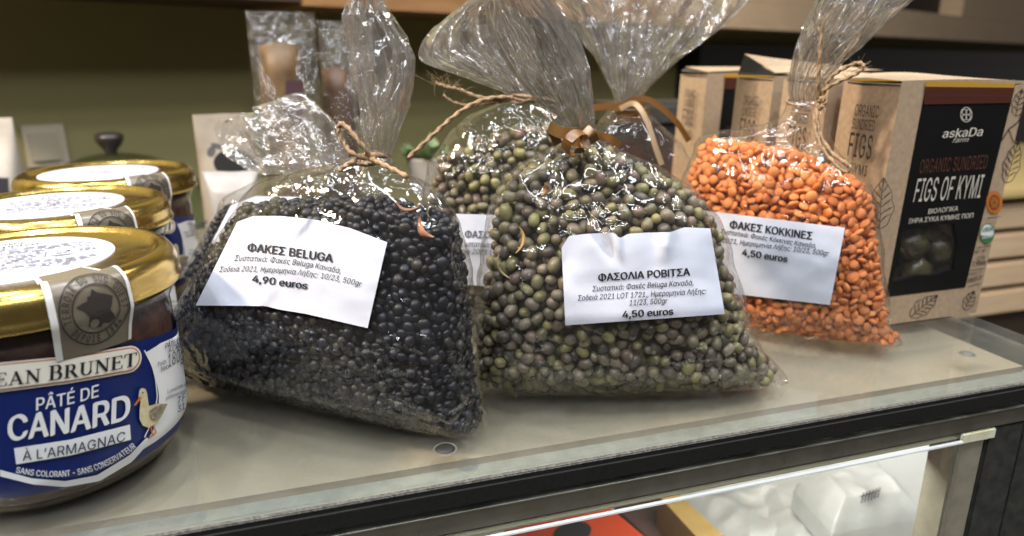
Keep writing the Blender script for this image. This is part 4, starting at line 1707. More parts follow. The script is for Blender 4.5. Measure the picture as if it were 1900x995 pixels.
def flake(name, bag, px, py, L, W_, rot, colour, label, root=None, seed=0):
    """a curled bit of dry husk lying under the film"""
    c = bag.hit(px, py, 0.0004)
    mb = MB()
    g = random.Random(seed)
    G = []
    for i in range(9):
        u = i / 8 * 2 - 1
        row = []
        for j in range(4):
            v = j / 3 * 2 - 1
            x = u * L / 2
            y = v * W_ / 2 * (1 - 0.75 * abs(u)**2) + 0.25 * L * u * u
            z = 0.0006 * math.cos(v * 1.4) + 0.0005 * math.sin(u * 3 + seed)
            X, Y = x * math.cos(rot) - y * math.sin(rot), x * math.sin(rot) + y * math.cos(rot)
            row.append(c + bag.ux * X + np.array((0, 0, 1)) * Y + bag.n * z)
        G.append(row)
    mb.grid(G)
    mb.grid([[p - bag.n * 0.0001 for p in r] for r in G], True)
    return mb.build(name, mat('dry_husk', colour, 0.6), root, True)


Z2 = lambda px, py: ZS(0).hit(px, py)[:2]

# ------------------------------------------------------------------ black lentils, front
aA, bA = Z2(338, 684), Z2(884, 804)
A = Bag(aA, bA, 0.0)
A.sections([(0.000, 0.0), (-0.001, 0.004), A.plane(331, 640), A.plane(336, 585), A.plane(365, 545), A.plane(393, 495), A.plane(430, 420), A.plane(462, 366), A.plane(500, 334), A.plane(560, 316), A.plane(640, 302), A.plane(676, 290)],
           [(A.len, 0.0), (A.len, 0.004), A.plane(872, 740), A.plane(868, 660), A.plane(858, 520), A.plane(846, 420), A.plane(825, 372), A.plane(795, 344), A.plane(745, 324), A.plane(722, 308), A.plane(712, 290)],
           [(0, 0.0085, 0.020, 3.0), (0.13, 0.0195, 0.022, 2.8), (0.4, 0.0235, 0.024, 2.5), (0.7, 0.0165, 0.020, 2.3), (0.88, 0.010, 0.012, 2.1), (1.0, 0.0035, 0.0035, 2.0)])
bag = thing('lentil_bag', 'tied clear bag of black lentils with a tilted white label priced 4,90 euros', 'bag of lentils', tuple(A.w(A.len / 2, 0, 0)), group='tied clear bags of pulses')
zA0, zA1, zA2 = A.plane(480, 385)[1], A.plane(690, 372)[1], A.plane(845, 430)[1]
sA = [A.plane(460, 400)[0], A.plane(690, 372)[0], A.plane(845, 430)[0]]
A.fill(bag, 'lentils', M['black_lentil'], (0.0036, 0.0022), lambda s: np.interp(s, sA, [zA0, zA1, zA2]), tint_black, LENS, 0.62, seed=11, mind=0.61)
A.film(bag, [((676, 290), (712, 290), 0.0035, 0.0), ((680, 280), (726, 282), 0.0035, 0), ((668, 215), (744, 235), 0.0052, 0.000), ((655, 130), (760, 128), 0.0062, 0.0), ((653, 60), (752, 88), 0.0055, 0.0), ((658, 15), (716, 12), 0.0045, 0.0), ((660, -60), (696, -60), 0.004, 0.0)], 7, 1)
wr = adds(crease(0.46, 0.0, 0.40, 0.26, 0.05, 0.0016), crease(0.36, 1.0, 0.40, 0.80, 0.06, 0.0011), crease(0.60, 1.0, 0.55, 0.7, 0.08, -0.0006), crease(0.2, 0.0, 0.28, 0.5, 0.14, -0.0008))
cornA = ((440, 408), (718, 450), (682, 609), (363, 567))
lab = A.sticker(bag, *cornA, top=[(440, 412), (470, 401), (520, 401), (585, 408), (650, 424), (718, 450)], bot=[(363, 567), (492, 568), (520, 575), (565, 582), (682, 609)], wrinkle=wr, seed=1)
lsA = Bag.LabelS(A, *cornA, 0.0016, wr, 1)
mb = MB()
write(mb, 'ΦΑΚΕΣ BELUGA', lsA, (458, 466), (617, 487), 15, bold=0.030, mid=(537, 475), up=(0.12, -1))
write(mb, 'Συστατικά: Φακές Beluga Καναδά,', lsA, (434, 484), (632, 508), 10.5, italic=0.25, bold=0.006, mid=(533, 490), up=(0.1, -1))
write(mb, 'Σοδειά 2021, Ημερομηνία Λήξης: 10/23, 500gr', lsA, (406, 505), (671, 532), 10, italic=0.25, bold=0.006, mid=(536, 508), up=(0.1, -1))
write(mb, '4,90 euros', lsA, (467, 523), (570, 537), 13, bold=0.030, up=(0.12, -1))
mb.build('lettering', M['ink'], lab)
mb = MB()
twine_coil(A, mb, 694, 294, 24, 6, 0.0, 3.2, 0.00075)
strand(A, mb, [(690, 296, 0.006), (672, 270, 0.009), (648, 240, 0.009), (632, 229, 0.008), (629, 245, 0.008), (640, 268, 0.008), (655, 285, 0.009), (688, 298, 0.006)])
strand(A, mb, [(686, 292, 0.006), (700, 300, 0.009), (725, 312, 0.011), (756, 328, 0.014)])
strand(A, mb, [(668, 296, 0.006), (648, 304, 0.011), (628, 317, 0.014)])
strand(A, mb, [(680, 286, 0.005), (666, 294, 0.0075), (672, 303, 0.008), (690, 302, 0.007), (696, 292, 0.006)])
mb.build('twine', M['twine'], bag, True)
flake('husk_flake', A, 783, 428, 0.0072, 0.0024, -0.9, (0.36, 0.17, 0.09), '', bag, 1)
flake('husk_flake', A, 755, 390, 0.0085, 0.0012, -0.1, (0.22, 0.11, 0.07), '', bag, 2)

# ------------------------------------------------------------------ mung beans, front
aB, bB = Z2(874, 732), Z2(1466, 717)
B = Bag(aB, bB, 0.005)
B.sections([(0.000, 0.0), (0.0, 0.003), B.plane(876, 640), B.plane(889, 560), B.plane(903, 460), B.plane(918, 370), B.plane(952, 322), B.plane(1000, 290), B.plane(1045, 270), B.plane(1062, 252)],
           [(B.len, 0.0), (B.len - 0.001, 0.002), B.plane(1448, 690), B.plane(1410, 655), B.plane(1388, 620), B.plane(1365, 540), B.plane(1345, 470), B.plane(1332, 405), B.plane(1290, 358), B.plane(1205, 305), B.plane(1135, 272), B.plane(1098, 252)],
           [(0, 0.0085, 0.024, 3.0), (0.13, 0.0195, 0.026, 2.8), (0.4, 0.0235, 0.024, 2.5), (0.7, 0.018, 0.020, 2.3), (0.9, 0.010, 0.012, 2.1), (1.0, 0.0035, 0.0035, 2.0)])
bagB = thing('bean_bag', 'tied clear bag of green mung beans, white label priced 4,50 euros, brown ribbon', 'bag of beans', tuple(B.w(B.len / 2, 0, 0)), group='tied clear bags of pulses')
zB = B.plane(1100, 285)[1]
sB = [B.plane(905, 330)[0], B.plane(1000, 320)[0], B.plane(1110, 268)[0], B.plane(1200, 325)[0], B.plane(1340, 400)[0]]
lB = [B.plane(905, 345)[1], B.plane(1000, 318)[1], B.plane(1110, 272)[1], B.plane(1200, 322)[1], B.plane(1340, 392)[1]]
B.fill(bagB, 'beans', M['mung'], (0.0047, 0.0038), lambda s: np.interp(s, sB, lB), tint_mung, BEAN, 0.1, seed=12, mind=0.74, bumps=hilum)
B.film(bagB, [((1062, 252), (1098, 252), 0.0035, 0.0), ((1040, 240), (1104, 236), 0.005, 0), ((990, 185), (1100, 175), 0.010, 0.001), ((935, 120), (1088, 110), 0.013, 0.002), ((905, 55), (1062, 55), 0.013, 0.003), ((900, 0), (1010, -5), 0.011, 0.004), ((895, -60), (980, -60), 0.01, 0.004)], 8, 2)
wrB = adds(crease(0.28, 0.0, 0.36, 0.32, 0.07, -0.0022), crease(0.40, 0.0, 0.37, 0.32, 0.05, 0.0012), crease(0.73, 0.0, 0.68, 0.30, 0.06, 0.0016), crease(0.62, 0.0, 0.62, 0.4, 0.1, -0.0008))
cornB = ((1042, 440), (1320, 422), (1345, 583), (1049, 604))
labB = B.sticker(bagB, *cornB, top=[(1042, 460), (1056, 438), (1090, 434), (1140, 432), (1150, 443), (1166, 434), (1200, 432), (1245, 431), (1270, 422), (1318, 424)], bot=[(1049, 604), (1345, 583)], wrinkle=wrB, seed=2)
lsB = Bag.LabelS(B, *cornB, 0.0016, wrB, 2)
mb = MB()
write(mb, 'ΦΑΣΟΛΙΑ ΡΟΒΙΤΣΑ', lsB, (1110, 522), (1281, 511), 13.5, bold=0.030)
write(mb, 'Συστατικά: Φακές Beluga Καναδά,', lsB, (1099, 541), (1287, 529), 10, italic=0.25, bold=0.006)
write(mb, 'Σοδειά 2021 LOT 1721,, Ημερομηνία Λήξης:', lsB, (1072, 558), (1311, 545), 10, italic=0.22, bold=0.006)
write(mb, '11/23, 500gr', lsB, (1168, 567), (1239, 563), 10, italic=0.22, bold=0.006)
write(mb, '4,50 euros', lsB, (1155, 590), (1250, 584), 12.5, bold=0.030)
mb.build('lettering', M['ink'], labB)
mb = MB()
twine_coil(B, MB(), 1080, 252, 20, 4, 0.0, 2.0, 0.0008)
strap(mb, B, [(1018, 236, 0.004), (1040, 246, 0.009), (1068, 248, 0.011), (1092, 250, 0.008)], 0.0036)
strap(mb, B, [(1092, 248, 0.010), (1072, 246, 0.016), (1054, 262, 0.018), (1050, 282, 0.015), (1064, 286, 0.012), (1082, 272, 0.013), (1094, 252, 0.011)], 0.0034, face=(0.5, -0.2, 0.9))
strap(mb, B, [(1092, 250, 0.010), (1116, 253, 0.011), (1134, 259, 0.012), (1150, 270, 0.012)], 0.0026)
strap(mb, B, [(1058, 256, 0.004), (1066, 262, 0.010), (1082, 263, 0.011), (1104, 256, 0.004)], 0.0034)
strap(mb, B, [(1020, 238, 0.003), (1028, 252, 0.004), (1036, 268, 0.004)], 0.0030)
strap(mb, B, [(1086, 238, 0.012), (1098, 250, 0.014), (1104, 264, 0.012)], 0.0030)
mb.build('ribbon', M['ribbon'], bagB, True)
flake('husk_flake', B, 972, 445, 0.0090, 0.0012, 1.5, (0.50, 0.30, 0.12), '', bagB, 3)
flake('husk_flake', B, 926, 500, 0.0100, 0.0010, -1.1, (0.50, 0.38, 0.20), '', bagB, 4)
flake('husk_flake', B, 1014, 352, 0.0042, 0.0022, 1.3, (0.46, 0.25, 0.14), '', bagB, 5)

# ------------------------------------------------------------------ red lentils
aE, bE = Z2(1372, 600), Z2(1670, 637)
E_ = Bag(aE, bE, 0.001)
E_.sections([(0.0, 0.0), (-0.002, 0.004), E_.plane(1340, 540), E_.plane(1310, 450), E_.plane(1282, 370), E_.plane(1276, 330), E_.plane(1288, 300), E_.plane(1298, 268), E_.plane(1312, 247), E_.plane(1400, 236), E_.plane(1440, 226), E_.plane(1458, 212), E_.plane(1466, 188)],
            [(E_.len, 0.0), (E_.len - 0.0005, 0.002), E_.plane(1652, 620), E_.plane(1645, 580), E_.plane(1638, 520), E_.plane(1628, 430), E_.plane(1618, 372), E_.plane(1604, 338), E_.plane(1570, 312), E_.plane(1550, 285), E_.plane(1532, 255), E_.plane(1522, 225), E_.plane(1520, 188)],
            [(0, 0.0105, 0.013, 3.0), (0.12, 0.0175, 0.014, 2.8), (0.4, 0.020, 0.013, 2.5), (0.68, 0.0165, 0.013, 2.3), (0.86, 0.009, 0.009, 2.1), (1.0, 0.0048, 0.0048, 2.0)])
bagE = thing('lentil_bag', 'tied clear bag of orange red lentils with twine bow beside the fig cartons', 'bag of lentils', tuple(E_.w(E_.len / 2, 0, 0)), group='tied clear bags of pulses')
sE = [E_.plane(1285, 300)[0], E_.plane(1320, 270)[0], E_.plane(1480, 290)[0], E_.plane(1540, 315)[0], E_.plane(1620, 345)[0]]
lE = [E_.plane(1290, 285)[1], E_.plane(1320, 262)[1], E_.plane(1480, 286)[1], E_.plane(1545, 318)[1], E_.plane(1620, 345)[1]]
E_.fill(bagE, 'lentils', M['red_lentil'], (0.0046, 0.0022), lambda s: np.interp(s, sE, lE), tint_red, LENS, 0.5, seed=13, mind=0.55)
E_.film(bagE, [((1466, 188), (1520, 188), 0.0048, 0.0), ((1462, 165), (1528, 160), 0.006, 0.0), ((1470, 110), (1566, 115), 0.010, 0.001), ((1490, 50), (1610, 80), 0.012, 0.002), ((1515, 0), (1660, 30), 0.012, 0.003), ((1535, -60), (1720, -30), 0.012, 0.003)], 7, 3)
wrE = adds(crease(0.15, 0.0, 0.25, 0.6, 0.15, -0.0006), crease(0.85, 0.5, 0.6, 1.0, 0.2, 0.0005))
cornE = ((1300, 390), (1568, 423), (1540, 566), (1322, 541))
labE = E_.sticker(bagE, *cornE, wrinkle=wrE, seed=3)
lsE = Bag.LabelS(E_, *cornE, 0.0016, wrE, 3)
mb = MB()
write(mb, 'ΦΑΚΕΣ ΚΟΚΚΙΝΕΣ', lsE, (1353, 423), (1507, 445), 14, bold=0.030, up=(0.1, -1))
write(mb, 'Συστατικά: Φακές Κόκκινες Καναδά,', lsE, (1336, 433), (1514, 461), 9, italic=0.25, bold=0.006, up=(0.1, -1))
write(mb, 'Σοδειά 2021, Ημερομηνία Λήξης: 10/23, 500gr', lsE, (1302, 445), (1538, 475), 9, italic=0.25, bold=0.006, up=(0.1, -1))
write(mb, '4,50 euros', lsE, (1376, 474), (1461, 487), 12, bold=0.030, up=(0.1, -1))
mb.build('lettering', M['ink'], labE)
mb = MB()
twine_coil(E_, mb, 1493, 190, 33, 2.5, 0.0, 1.2, 0.0007)
strand(E_, mb, [(1523, 192, 0.005), (1519, 160, 0.010), (1520, 120, 0.012), (1523, 72, 0.013), (1525, 32, 0.013)], 0.00072)
strand(E_, mb, [(1522, 190, 0.006), (1532, 166, 0.010), (1560, 150, 0.012), (1590, 136, 0.013), (1602, 122, 0.013), (1590, 117, 0.012), (1562, 129, 0.011), (1540, 146, 0.010), (1528, 170, 0.009), (1521, 192, 0.006)], 0.00072)
strand(E_, mb, [(1518, 188, 0.007), (1516, 215, 0.012), (1522, 250, 0.014), (1545, 285, 0.018), (1572, 305, 0.020), (1577, 314, 0.020), (1566, 318, 0.020), (1545, 300, 0.019), (1522, 268, 0.016), (1511, 230, 0.013), (1514, 200, 0.009)], 0.00072)
strand(E_, mb, [(1520, 190, 0.008), (1526, 182, 0.010), (1530, 192, 0.010), (1520, 200, 0.010), (1514, 190, 0.008)], 0.0010)
fuzz(mb, spline([E_.pt(1560, 150, 0.012), E_.pt(1602, 120, 0.013), E_.pt(1560, 129, 0.011)], 20), 26, 0.006, 1)
fuzz(mb, spline([E_.pt(1545, 290, 0.018), E_.pt(1577, 314, 0.02)], 20), 14, 0.005, 2)
mb.build('twine', M['twine'], bagE, True)

# ------------------------------------------------------------------ mung beans, behind
cC = ZS(0).hit(880, 612)
dirC = np.array((0.97, -0.22, 0))
C0 = cC - dirC * 0.024
C_ = Bag(C0[:2], (C0 + dirC * 0.085)[:2], 0.016)
C_.sections([(0.0, 0.0), (-0.001, 0.004), C_.plane(800, 420), C_.plane(792, 365), C_.plane(804, 305), C_.plane(838, 245), C_.plane(880, 208), C_.plane(925, 196), C_.plane(945, 184)],
            [(0.085, 0.0), (0.086, 0.004), C_.plane(1120, 420), C_.plane(1115, 365), C_.plane(1095, 300), C_.plane(1062, 245), C_.plane(1030, 208), C_.plane(1000, 196), C_.plane(985, 184)],
            [(0, 0.014, 0.015, 3.0), (0.12, 0.021, 0.021, 2.7), (0.4, 0.022, 0.022, 2.5), (0.7, 0.016, 0.018, 2.3), (0.9, 0.009, 0.010, 2.1), (1.0, 0.0035, 0.0035, 2.0)])
bagC = thing('bean_bag', 'tied clear bag of mung beans standing behind the two front bags, frayed twine', 'bag of beans', tuple(C_.w(0.042, 0, 0)), group='tied clear bags of pulses')
sC = [C_.plane(800, 300)[0], C_.plane(905, 250)[0], C_.plane(1010, 225)[0], C_.plane(1090, 280)[0]]
lC = [C_.plane(800, 300)[1], C_.plane(905, 262)[1], C_.plane(1000, 232)[1], C_.plane(1090, 280)[1]]
C_.fill(bagC, 'beans', M['mung'], (0.0048, 0.0039), lambda s: np.interp(s, sC, lC), tint_mung, BEAN, 0.1, seed=14, mind=0.76, bumps=hilum)
C_.film(bagC, [((945, 184), (985, 184), 0.0035, 0.0), ((925, 168), (990, 170), 0.005, 0.0), ((850, 140), (995, 120), 0.011, -0.002), ((780, 112), (990, 60), 0.014, -0.004), ((796, 62), (965, 20), 0.014, -0.005), ((845, 20), (940, 0), 0.012, -0.006), ((900, -20), (960, -40), 0.010, -0.006)], 8, 4)
cornC = ((846, 397), (1020, 402), (1000, 540), (858, 528))
labC = C_.sticker(bagC, *cornC, seed=4, off=0.0014)
lsC = Bag.LabelS(C_, *cornC, 0.0014, None, 4)
mb = MB()
write(mb, 'ΦΑΣΟΛΙΑ ΡΟΒΙΤΣΑ', lsC, (862, 441), (1010, 445), 13, bold=0.02)
write(mb, 'Συστατικά: Φακές Beluga', lsC, (853, 457), (985, 462), 10, italic=0.22, bold=0.006)
write(mb, 'Σοδειά 2021 LOT 1721', lsC, (834, 470), (962, 475), 10, italic=0.22, bold=0.006)
mb.build('lettering', M['greyink'], labC)
mb = MB()
twine_coil(C_, mb, 966, 183, 24, 5, 0.0, 2.5, 0.0008)
strand(C_, mb, [(950, 181, 0.006), (915, 182, 0.010), (880, 192, 0.012), (845, 214, 0.013), (815, 240, 0.014), (785, 268, 0.014), (757, 293, 0.014)], 0.00085)
strand(C_, mb, [(950, 185, 0.006), (912, 184, 0.008), (880, 178, 0.009), (850, 166, 0.009), (830, 162, 0.009), (808, 155, 0.009)], 0.0008)
strand(C_, mb, [(945, 188, 0.006), (905, 192, 0.008), (870, 196, 0.008), (842, 190, 0.008), (822, 176, 0.008)], 0.0006)
strand(C_, mb, [(985, 180, 0.006), (1010, 184, 0.008), (1030, 190, 0.008)], 0.0008)
fuzz(mb, spline([C_.pt(860, 172, 0.009), C_.pt(830, 162, 0.009), C_.pt(800, 154, 0.009)], 14), 44, 0.009, 3)
fuzz(mb, spline([C_.pt(920, 184, 0.009), C_.pt(850, 190, 0.009)], 14), 20, 0.006, 4)
mb.build('twine', M['twine'], bagC, True)

# ------------------------------------------------------------------ the bag with a curled ribbon, behind
cD = YS(0.335).hit(1195, 330)
dirD = np.array((0.95, -0.31, 0))
D0 = np.array((cD[0], cD[1], 0)) - dirD * 0.036
D_ = Bag(D0[:2], (D0 + dirD * 0.072)[:2], 0.0)
D_.sections([(0.0, 0.0), (-0.001, 0.004), D_.plane(1070, 400), D_.plane(1075, 330), D_.plane(1092, 270), D_.plane(1112, 235), D_.plane(1132, 212), D_.plane(1142, 198)],
            [(0.072, 0.0), (0.073, 0.004), D_.plane(1318, 420), D_.plane(1300, 350), D_.plane(1265, 280), D_.plane(1232, 240), D_.plane(1205, 215), D_.plane(1192, 198)],
            [(0, 0.014, 0.015, 3.0), (0.12, 0.019, 0.019, 2.7), (0.4, 0.020, 0.020, 2.5), (0.7, 0.014, 0.015, 2.3), (0.9, 0.009, 0.009, 2.1), (1.0, 0.004, 0.004, 2.0)])
bagD = thing('lentil_bag', 'tied clear bag with brown ribbon and tan strip, standing behind the mung bean bag', 'bag of lentils', tuple(D_.w(0.036, 0, 0)), group='tied clear bags of pulses')
lD = D_.plane(1200, 372)[1]
D_.fill(bagD, 'lentils', M['red_lentil'], (0.0048, 0.0025), lambda s: lD + 0 * s, tint_red, LENS, 0.5, seed=15, mind=0.75)
D_.film(bagD, [((1142, 198), (1192, 198), 0.004, 0.0), ((1135, 170), (1200, 168), 0.006, 0), ((1105, 110), (1262, 110), 0.012, -0.002), ((1065, 55), (1335, 55), 0.016, -0.004), ((1030, 0), (1392, -5), 0.017, -0.006), ((1005, -50), (1420, -60), 0.017, -0.006)], 10, 5)
mb = MB()
strap(mb, D_, [(1098, 200, 0.004), (1125, 198, 0.009), (1160, 196, 0.011), (1195, 196, 0.008)], 0.0034)
strap(mb, D_, [(1140, 206, 0.006), (1170, 212, 0.010), (1205, 206, 0.006)], 0.0030)
strap(mb, D_, [(1155, 196, 0.011), (1178, 184, 0.014), (1205, 186, 0.016), (1232, 204, 0.017), (1258, 230, 0.017), (1278, 262, 0.016)], 0.0028)
mb.build('ribbon', M['ribbon'], bagD, True)
mb = MB()
strap(mb, D_, [(1150, 202, 0.011), (1175, 192, 0.014), (1192, 208, 0.018), (1206, 240, 0.020), (1216, 272, 0.021), (1228, 306, 0.021)], 0.0026)
mb.build('tan_strip', M['raffia'], bagD, True)

# ------------------------------------------------------------------ black lentils, behind on the jar side
aF = ZS(0).hit(318, 590)
dirF = np.array((0.86, -0.51, 0))
dirF = dirF / np.linalg.norm(dirF)
F0 = np.array((aF[0], aF[1], 0)) + np.array((0.012, 0.02, 0))
F_ = Bag(F0[:2], (F0 + dirF * 0.10)[:2], 0.006)
F_.sections([(0.0, 0.0), (0.0, 0.004), F_.plane(336, 545), F_.plane(352, 505), F_.plane(378, 452), F_.plane(402, 405), F_.plane(428, 362), F_.plane(470, 336), F_.plane(540, 322), F_.plane(578, 316)],
            [(0.10, 0.0), (0.10, 0.004), F_.plane(775, 520), F_.plane(765, 480), F_.plane(750, 430), F_.plane(735, 390), F_.plane(710, 352), F_.plane(670, 330), F_.plane(630, 322), F_.plane(606, 316)],
            [(0, 0.012, 0.016, 3.0), (0.15, 0.016, 0.021, 2.7), (0.45, 0.016, 0.022, 2.5), (0.75, 0.012, 0.016, 2.3), (0.9, 0.008, 0.010, 2.1), (1.0, 0.0035, 0.0035, 2.0)])
bagF = thing('lentil_bag', 'tied clear bag of black lentils leaning behind the tilted label, top folded toward the jars', 'bag of lentils', tuple(F_.w(0.05, 0, 0)), group='tied clear bags of pulses')
lF = F_.plane(430, 385)[1]
F_.fill(bagF, 'lentils', M['black_lentil'], (0.0038, 0.0023), lambda s: lF + 0 * s, tint_black, LENS, 0.62, seed=16, mind=0.74)
F_.film(bagF, [((578, 316), (606, 316), 0.0035, 0.0), ((560, 320), (622, 312), 0.005, 0.001), ((495, 322), (640, 300), 0.008, 0.001), ((432, 298), (632, 250), 0.009, 0.002), ((408, 262), (595, 205), 0.009, 0.002), ((400, 238), (558, 176), 0.007, 0.002), ((408, 226), (540, 184), 0.005, 0.002)], 7, 6)
cornF = ((428, 382), (560, 372), (520, 470), (392, 452))
labF = F_.sticker(bagF, *cornF, seed=5, off=0.0014, top=[(428, 382), (475, 364), (560, 366)])
mb = MB()
twine_coil(F_, mb, 592, 316, 20, 4, 0.0, 2.0, 0.0008)
mb.build('twine', M['twine'], bagF, True)

# ================================================================== BACKGROUND THINGS
plastic = mat('aged_switch_plastic', (0.50, 0.44, 0.33), 0.4)
wS = WallS(0.004)
q = wS.hit(84, 270)


def w_rect(mb, x0, y0, x1, y1, d0, d1):
    a, b_ = WallS(d1).hit(x0, y0), WallS(d1).hit(x1, y1)
    sa, sb = (a - WO) @ WD, (b_ - WO) @ WD
    return wall_box(mb, min(sa, sb), max(sa, sb), d0, d1, min(a[2], b_[2]), max(a[2], b_[2]))


sw = thing('light_switch', 'square beige light switch on the olive wall', 'light switch', tuple(q))
w_rect(MB(), 38, 234, 130, 305, 0.0005, 0.008).build('plate', plastic, sw)
w_rect(MB(), 52, 248, 114, 296, 0.0085, 0.012).build('rocker', mat('rocker_plastic', (0.44, 0.385, 0.285), 0.4), sw)
# wall shelf across the top, running along the wall
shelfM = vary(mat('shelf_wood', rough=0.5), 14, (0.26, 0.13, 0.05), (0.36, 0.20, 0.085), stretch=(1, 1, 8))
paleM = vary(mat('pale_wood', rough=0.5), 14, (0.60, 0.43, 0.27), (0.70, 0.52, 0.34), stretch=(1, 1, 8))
sh = thing('wall_shelf', 'wooden wall shelf unit with pale frame above the fig cartons', 'shelf', tuple(wall_pt(0.3, 0.05, 0.19)))
S0 = lambda px, py, d: (WallS(d).hit(px, py) - WO) @ WD
zsh = WallS(0.16).hit(830, 25)[2]
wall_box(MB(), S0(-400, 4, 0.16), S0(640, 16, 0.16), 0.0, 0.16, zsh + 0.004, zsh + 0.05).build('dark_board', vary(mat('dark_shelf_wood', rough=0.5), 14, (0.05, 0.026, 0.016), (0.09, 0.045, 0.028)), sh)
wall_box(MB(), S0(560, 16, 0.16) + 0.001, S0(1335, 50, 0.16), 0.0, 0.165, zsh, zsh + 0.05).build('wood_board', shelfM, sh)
s2 = S0(1335, 50, 0.16)
wall_box(MB(), s2 + 0.001, s2 + 4.0, 0.0, 0.170, zsh, zsh + 0.075).build('lower_rail', paleM, sh)
wall_box(MB(), s2 + 1.45, s2 + 4.0, 0.0, 0.170, zsh + 0.0755, zsh + 0.40).build('pale_frame', paleM, sh)
wall_box(MB(), s2 + 0.001, s2 + 1.449, 0.0, 0.10, zsh + 0.0755, zsh + 0.40).build('shelf_recess', mat('recess_shade', (0.03, 0.02, 0.015), 0.7), sh)  # solid box, coloured dark for the shade in the open shelf
# black box added for the dark opening under the shelf at the far end
dark_box = thing('dark_opening_box', 'nearly black box put in for the dark opening under the wooden shelf behind the fig cartons', 'dark opening', tuple(wall_pt(0.9, 0.05, -0.4)))
s3 = S0(1300, 90, 0.06)
blackM = vary(mat('opening_dark', rough=0.35), 10, (0.010, 0.009, 0.008), (0.022, 0.018, 0.015))
wall_box(MB(), s3, s3 + 4.0, 0.0, 0.06, -0.75, zsh - 0.03).build('dark_body', blackM, dark_box)
wall_box(MB(), s3 + 0.2, s3 + 3.6, 0.0605, 0.067, -0.7, zsh - 0.08).build('front_sheet', blackM, dark_box)
# pale drawers at the open end of the counter
dr = thing('drawer_unit', 'pale wooden drawer unit beyond the open end of the counter', 'drawers', (0.95, 0.72, -0.4))
Y0 = 0.66
top = YS(Y0).hit(1860, 352)
zt0, zb0 = top[2], YS(Y0).hit(1860, 585)[2]
x0 = YS(Y0).hit(1760, 352)[0]
mb = MB().box((x0, Y0 + 0.012, zb0 - 0.30), (x0 + 0.6, Y0 + 0.40, zt0 - 0.012))
mb.build('dark_body', mat('drawer_gap_shade', (0.05, 0.035, 0.02), 0.6), dr)  # coloured dark for the shade between the drawer fronts
MB().box((x0 - 0.01, Y0 - 0.012, zt0 - 0.0115), (x0 + 0.61, Y0 + 0.41, zt0), 0.003).build('top', mat('yellow_wood', (0.50, 0.38, 0.17), 0.45), dr)
hh = (zt0 - 0.016 - zb0) / 4
for k in range(4):
    z1 = zt0 - 0.020 - k * hh
    MB().box((x0 + 0.004, Y0, z1 - hh * 0.86), (x0 + 0.596, Y0 + 0.011, z1), 0.003).build('drawer_front', paleM, dr)
# cloche with a dark knob
ck = YS(0.80).hit(203, 262)
cl = thing('glass_cloche', 'glass dome lid with a dark knob near the olive wall', 'cloche', (ck[0], ck[1], -0.12))
r_, zc = 0.098, ck[2] - 0.012
MB().lathe([(r_ * 1.02, -0.119), (r_, -0.112)] + [(r_ * math.cos(a), -0.06 + (zc + 0.06) * math.sin(a)) for a in np.linspace(0.05, 1.5, 14)] + [(0.001, zc)], (ck[0], ck[1], 0), 64).build('dome', glass_mat('dome_glass', (0.80, 0.86, 0.80), 0.05, 1.4), cl, True)
MB().lathe([(0.005, zc - 0.001), (0.006, zc + 0.003), (0.011, zc + 0.009), (0.0135, zc + 0.014), (0.013, zc + 0.018), (0.008, zc + 0.0205), (0.0001, zc + 0.021)], (ck[0], ck[1], 0), 32).build('knob', mat('dark_knob', (0.03, 0.022, 0.02), 0.3), cl, True)


def packet(name, label, cat, px0, px1, pytop, Y, zbot, depth, m, parts=(), group=None, lean=0.0, waist=0.0, seed=0):
    """a soft upright packet with pinched top and bulging front"""
    a, b_ = YS(Y).hit(px0, pytop), YS(Y).hit(px1, pytop)
    x0, x1, zt = a[0], b_[0], (a[2] + b_[2]) / 2
    o = thing(name, label, cat, ((x0 + x1) / 2, Y, zbot), group)
    n, m_ = 40, 22
    G = []
    for i in range(m_ + 1):
        k = i / m_
        z = zbot + (zt - zbot) * k
        d = depth * (0.12 + 0.88 * (math.sin(math.pi * min(1, 0.12 + k * 0.88)) ** 0.7)) * (1 - 0.85 * max(0, (k - 0.75) / 0.25))
        row = []
        for j in range(n):
            t = 2 * math.pi * j / n
            c, s = math.cos(t), math.sin(t)
            u = np.sign(c) * abs(c)**0.55
            w = np.sign(s) * abs(s)**0.75
            hx = (x1 - x0) / 2 * (1 - waist * math.sin(math.pi * k))
            p = np.array(((x0 + x1) / 2 + hx * u + lean * k, Y + d * w, z))
            p = p + np.array((0.0, 1, 0.3)) * 0.004 * crumple(Vector(p) + Vector((seed, 0, 0)), 25)
            p[2] = max(p[2], zbot)
            row.append(p)
        G.append(row + row[:1])
    MB().grid(G).build('packet_body', m, o, True)
    return o, x0, x1, zt


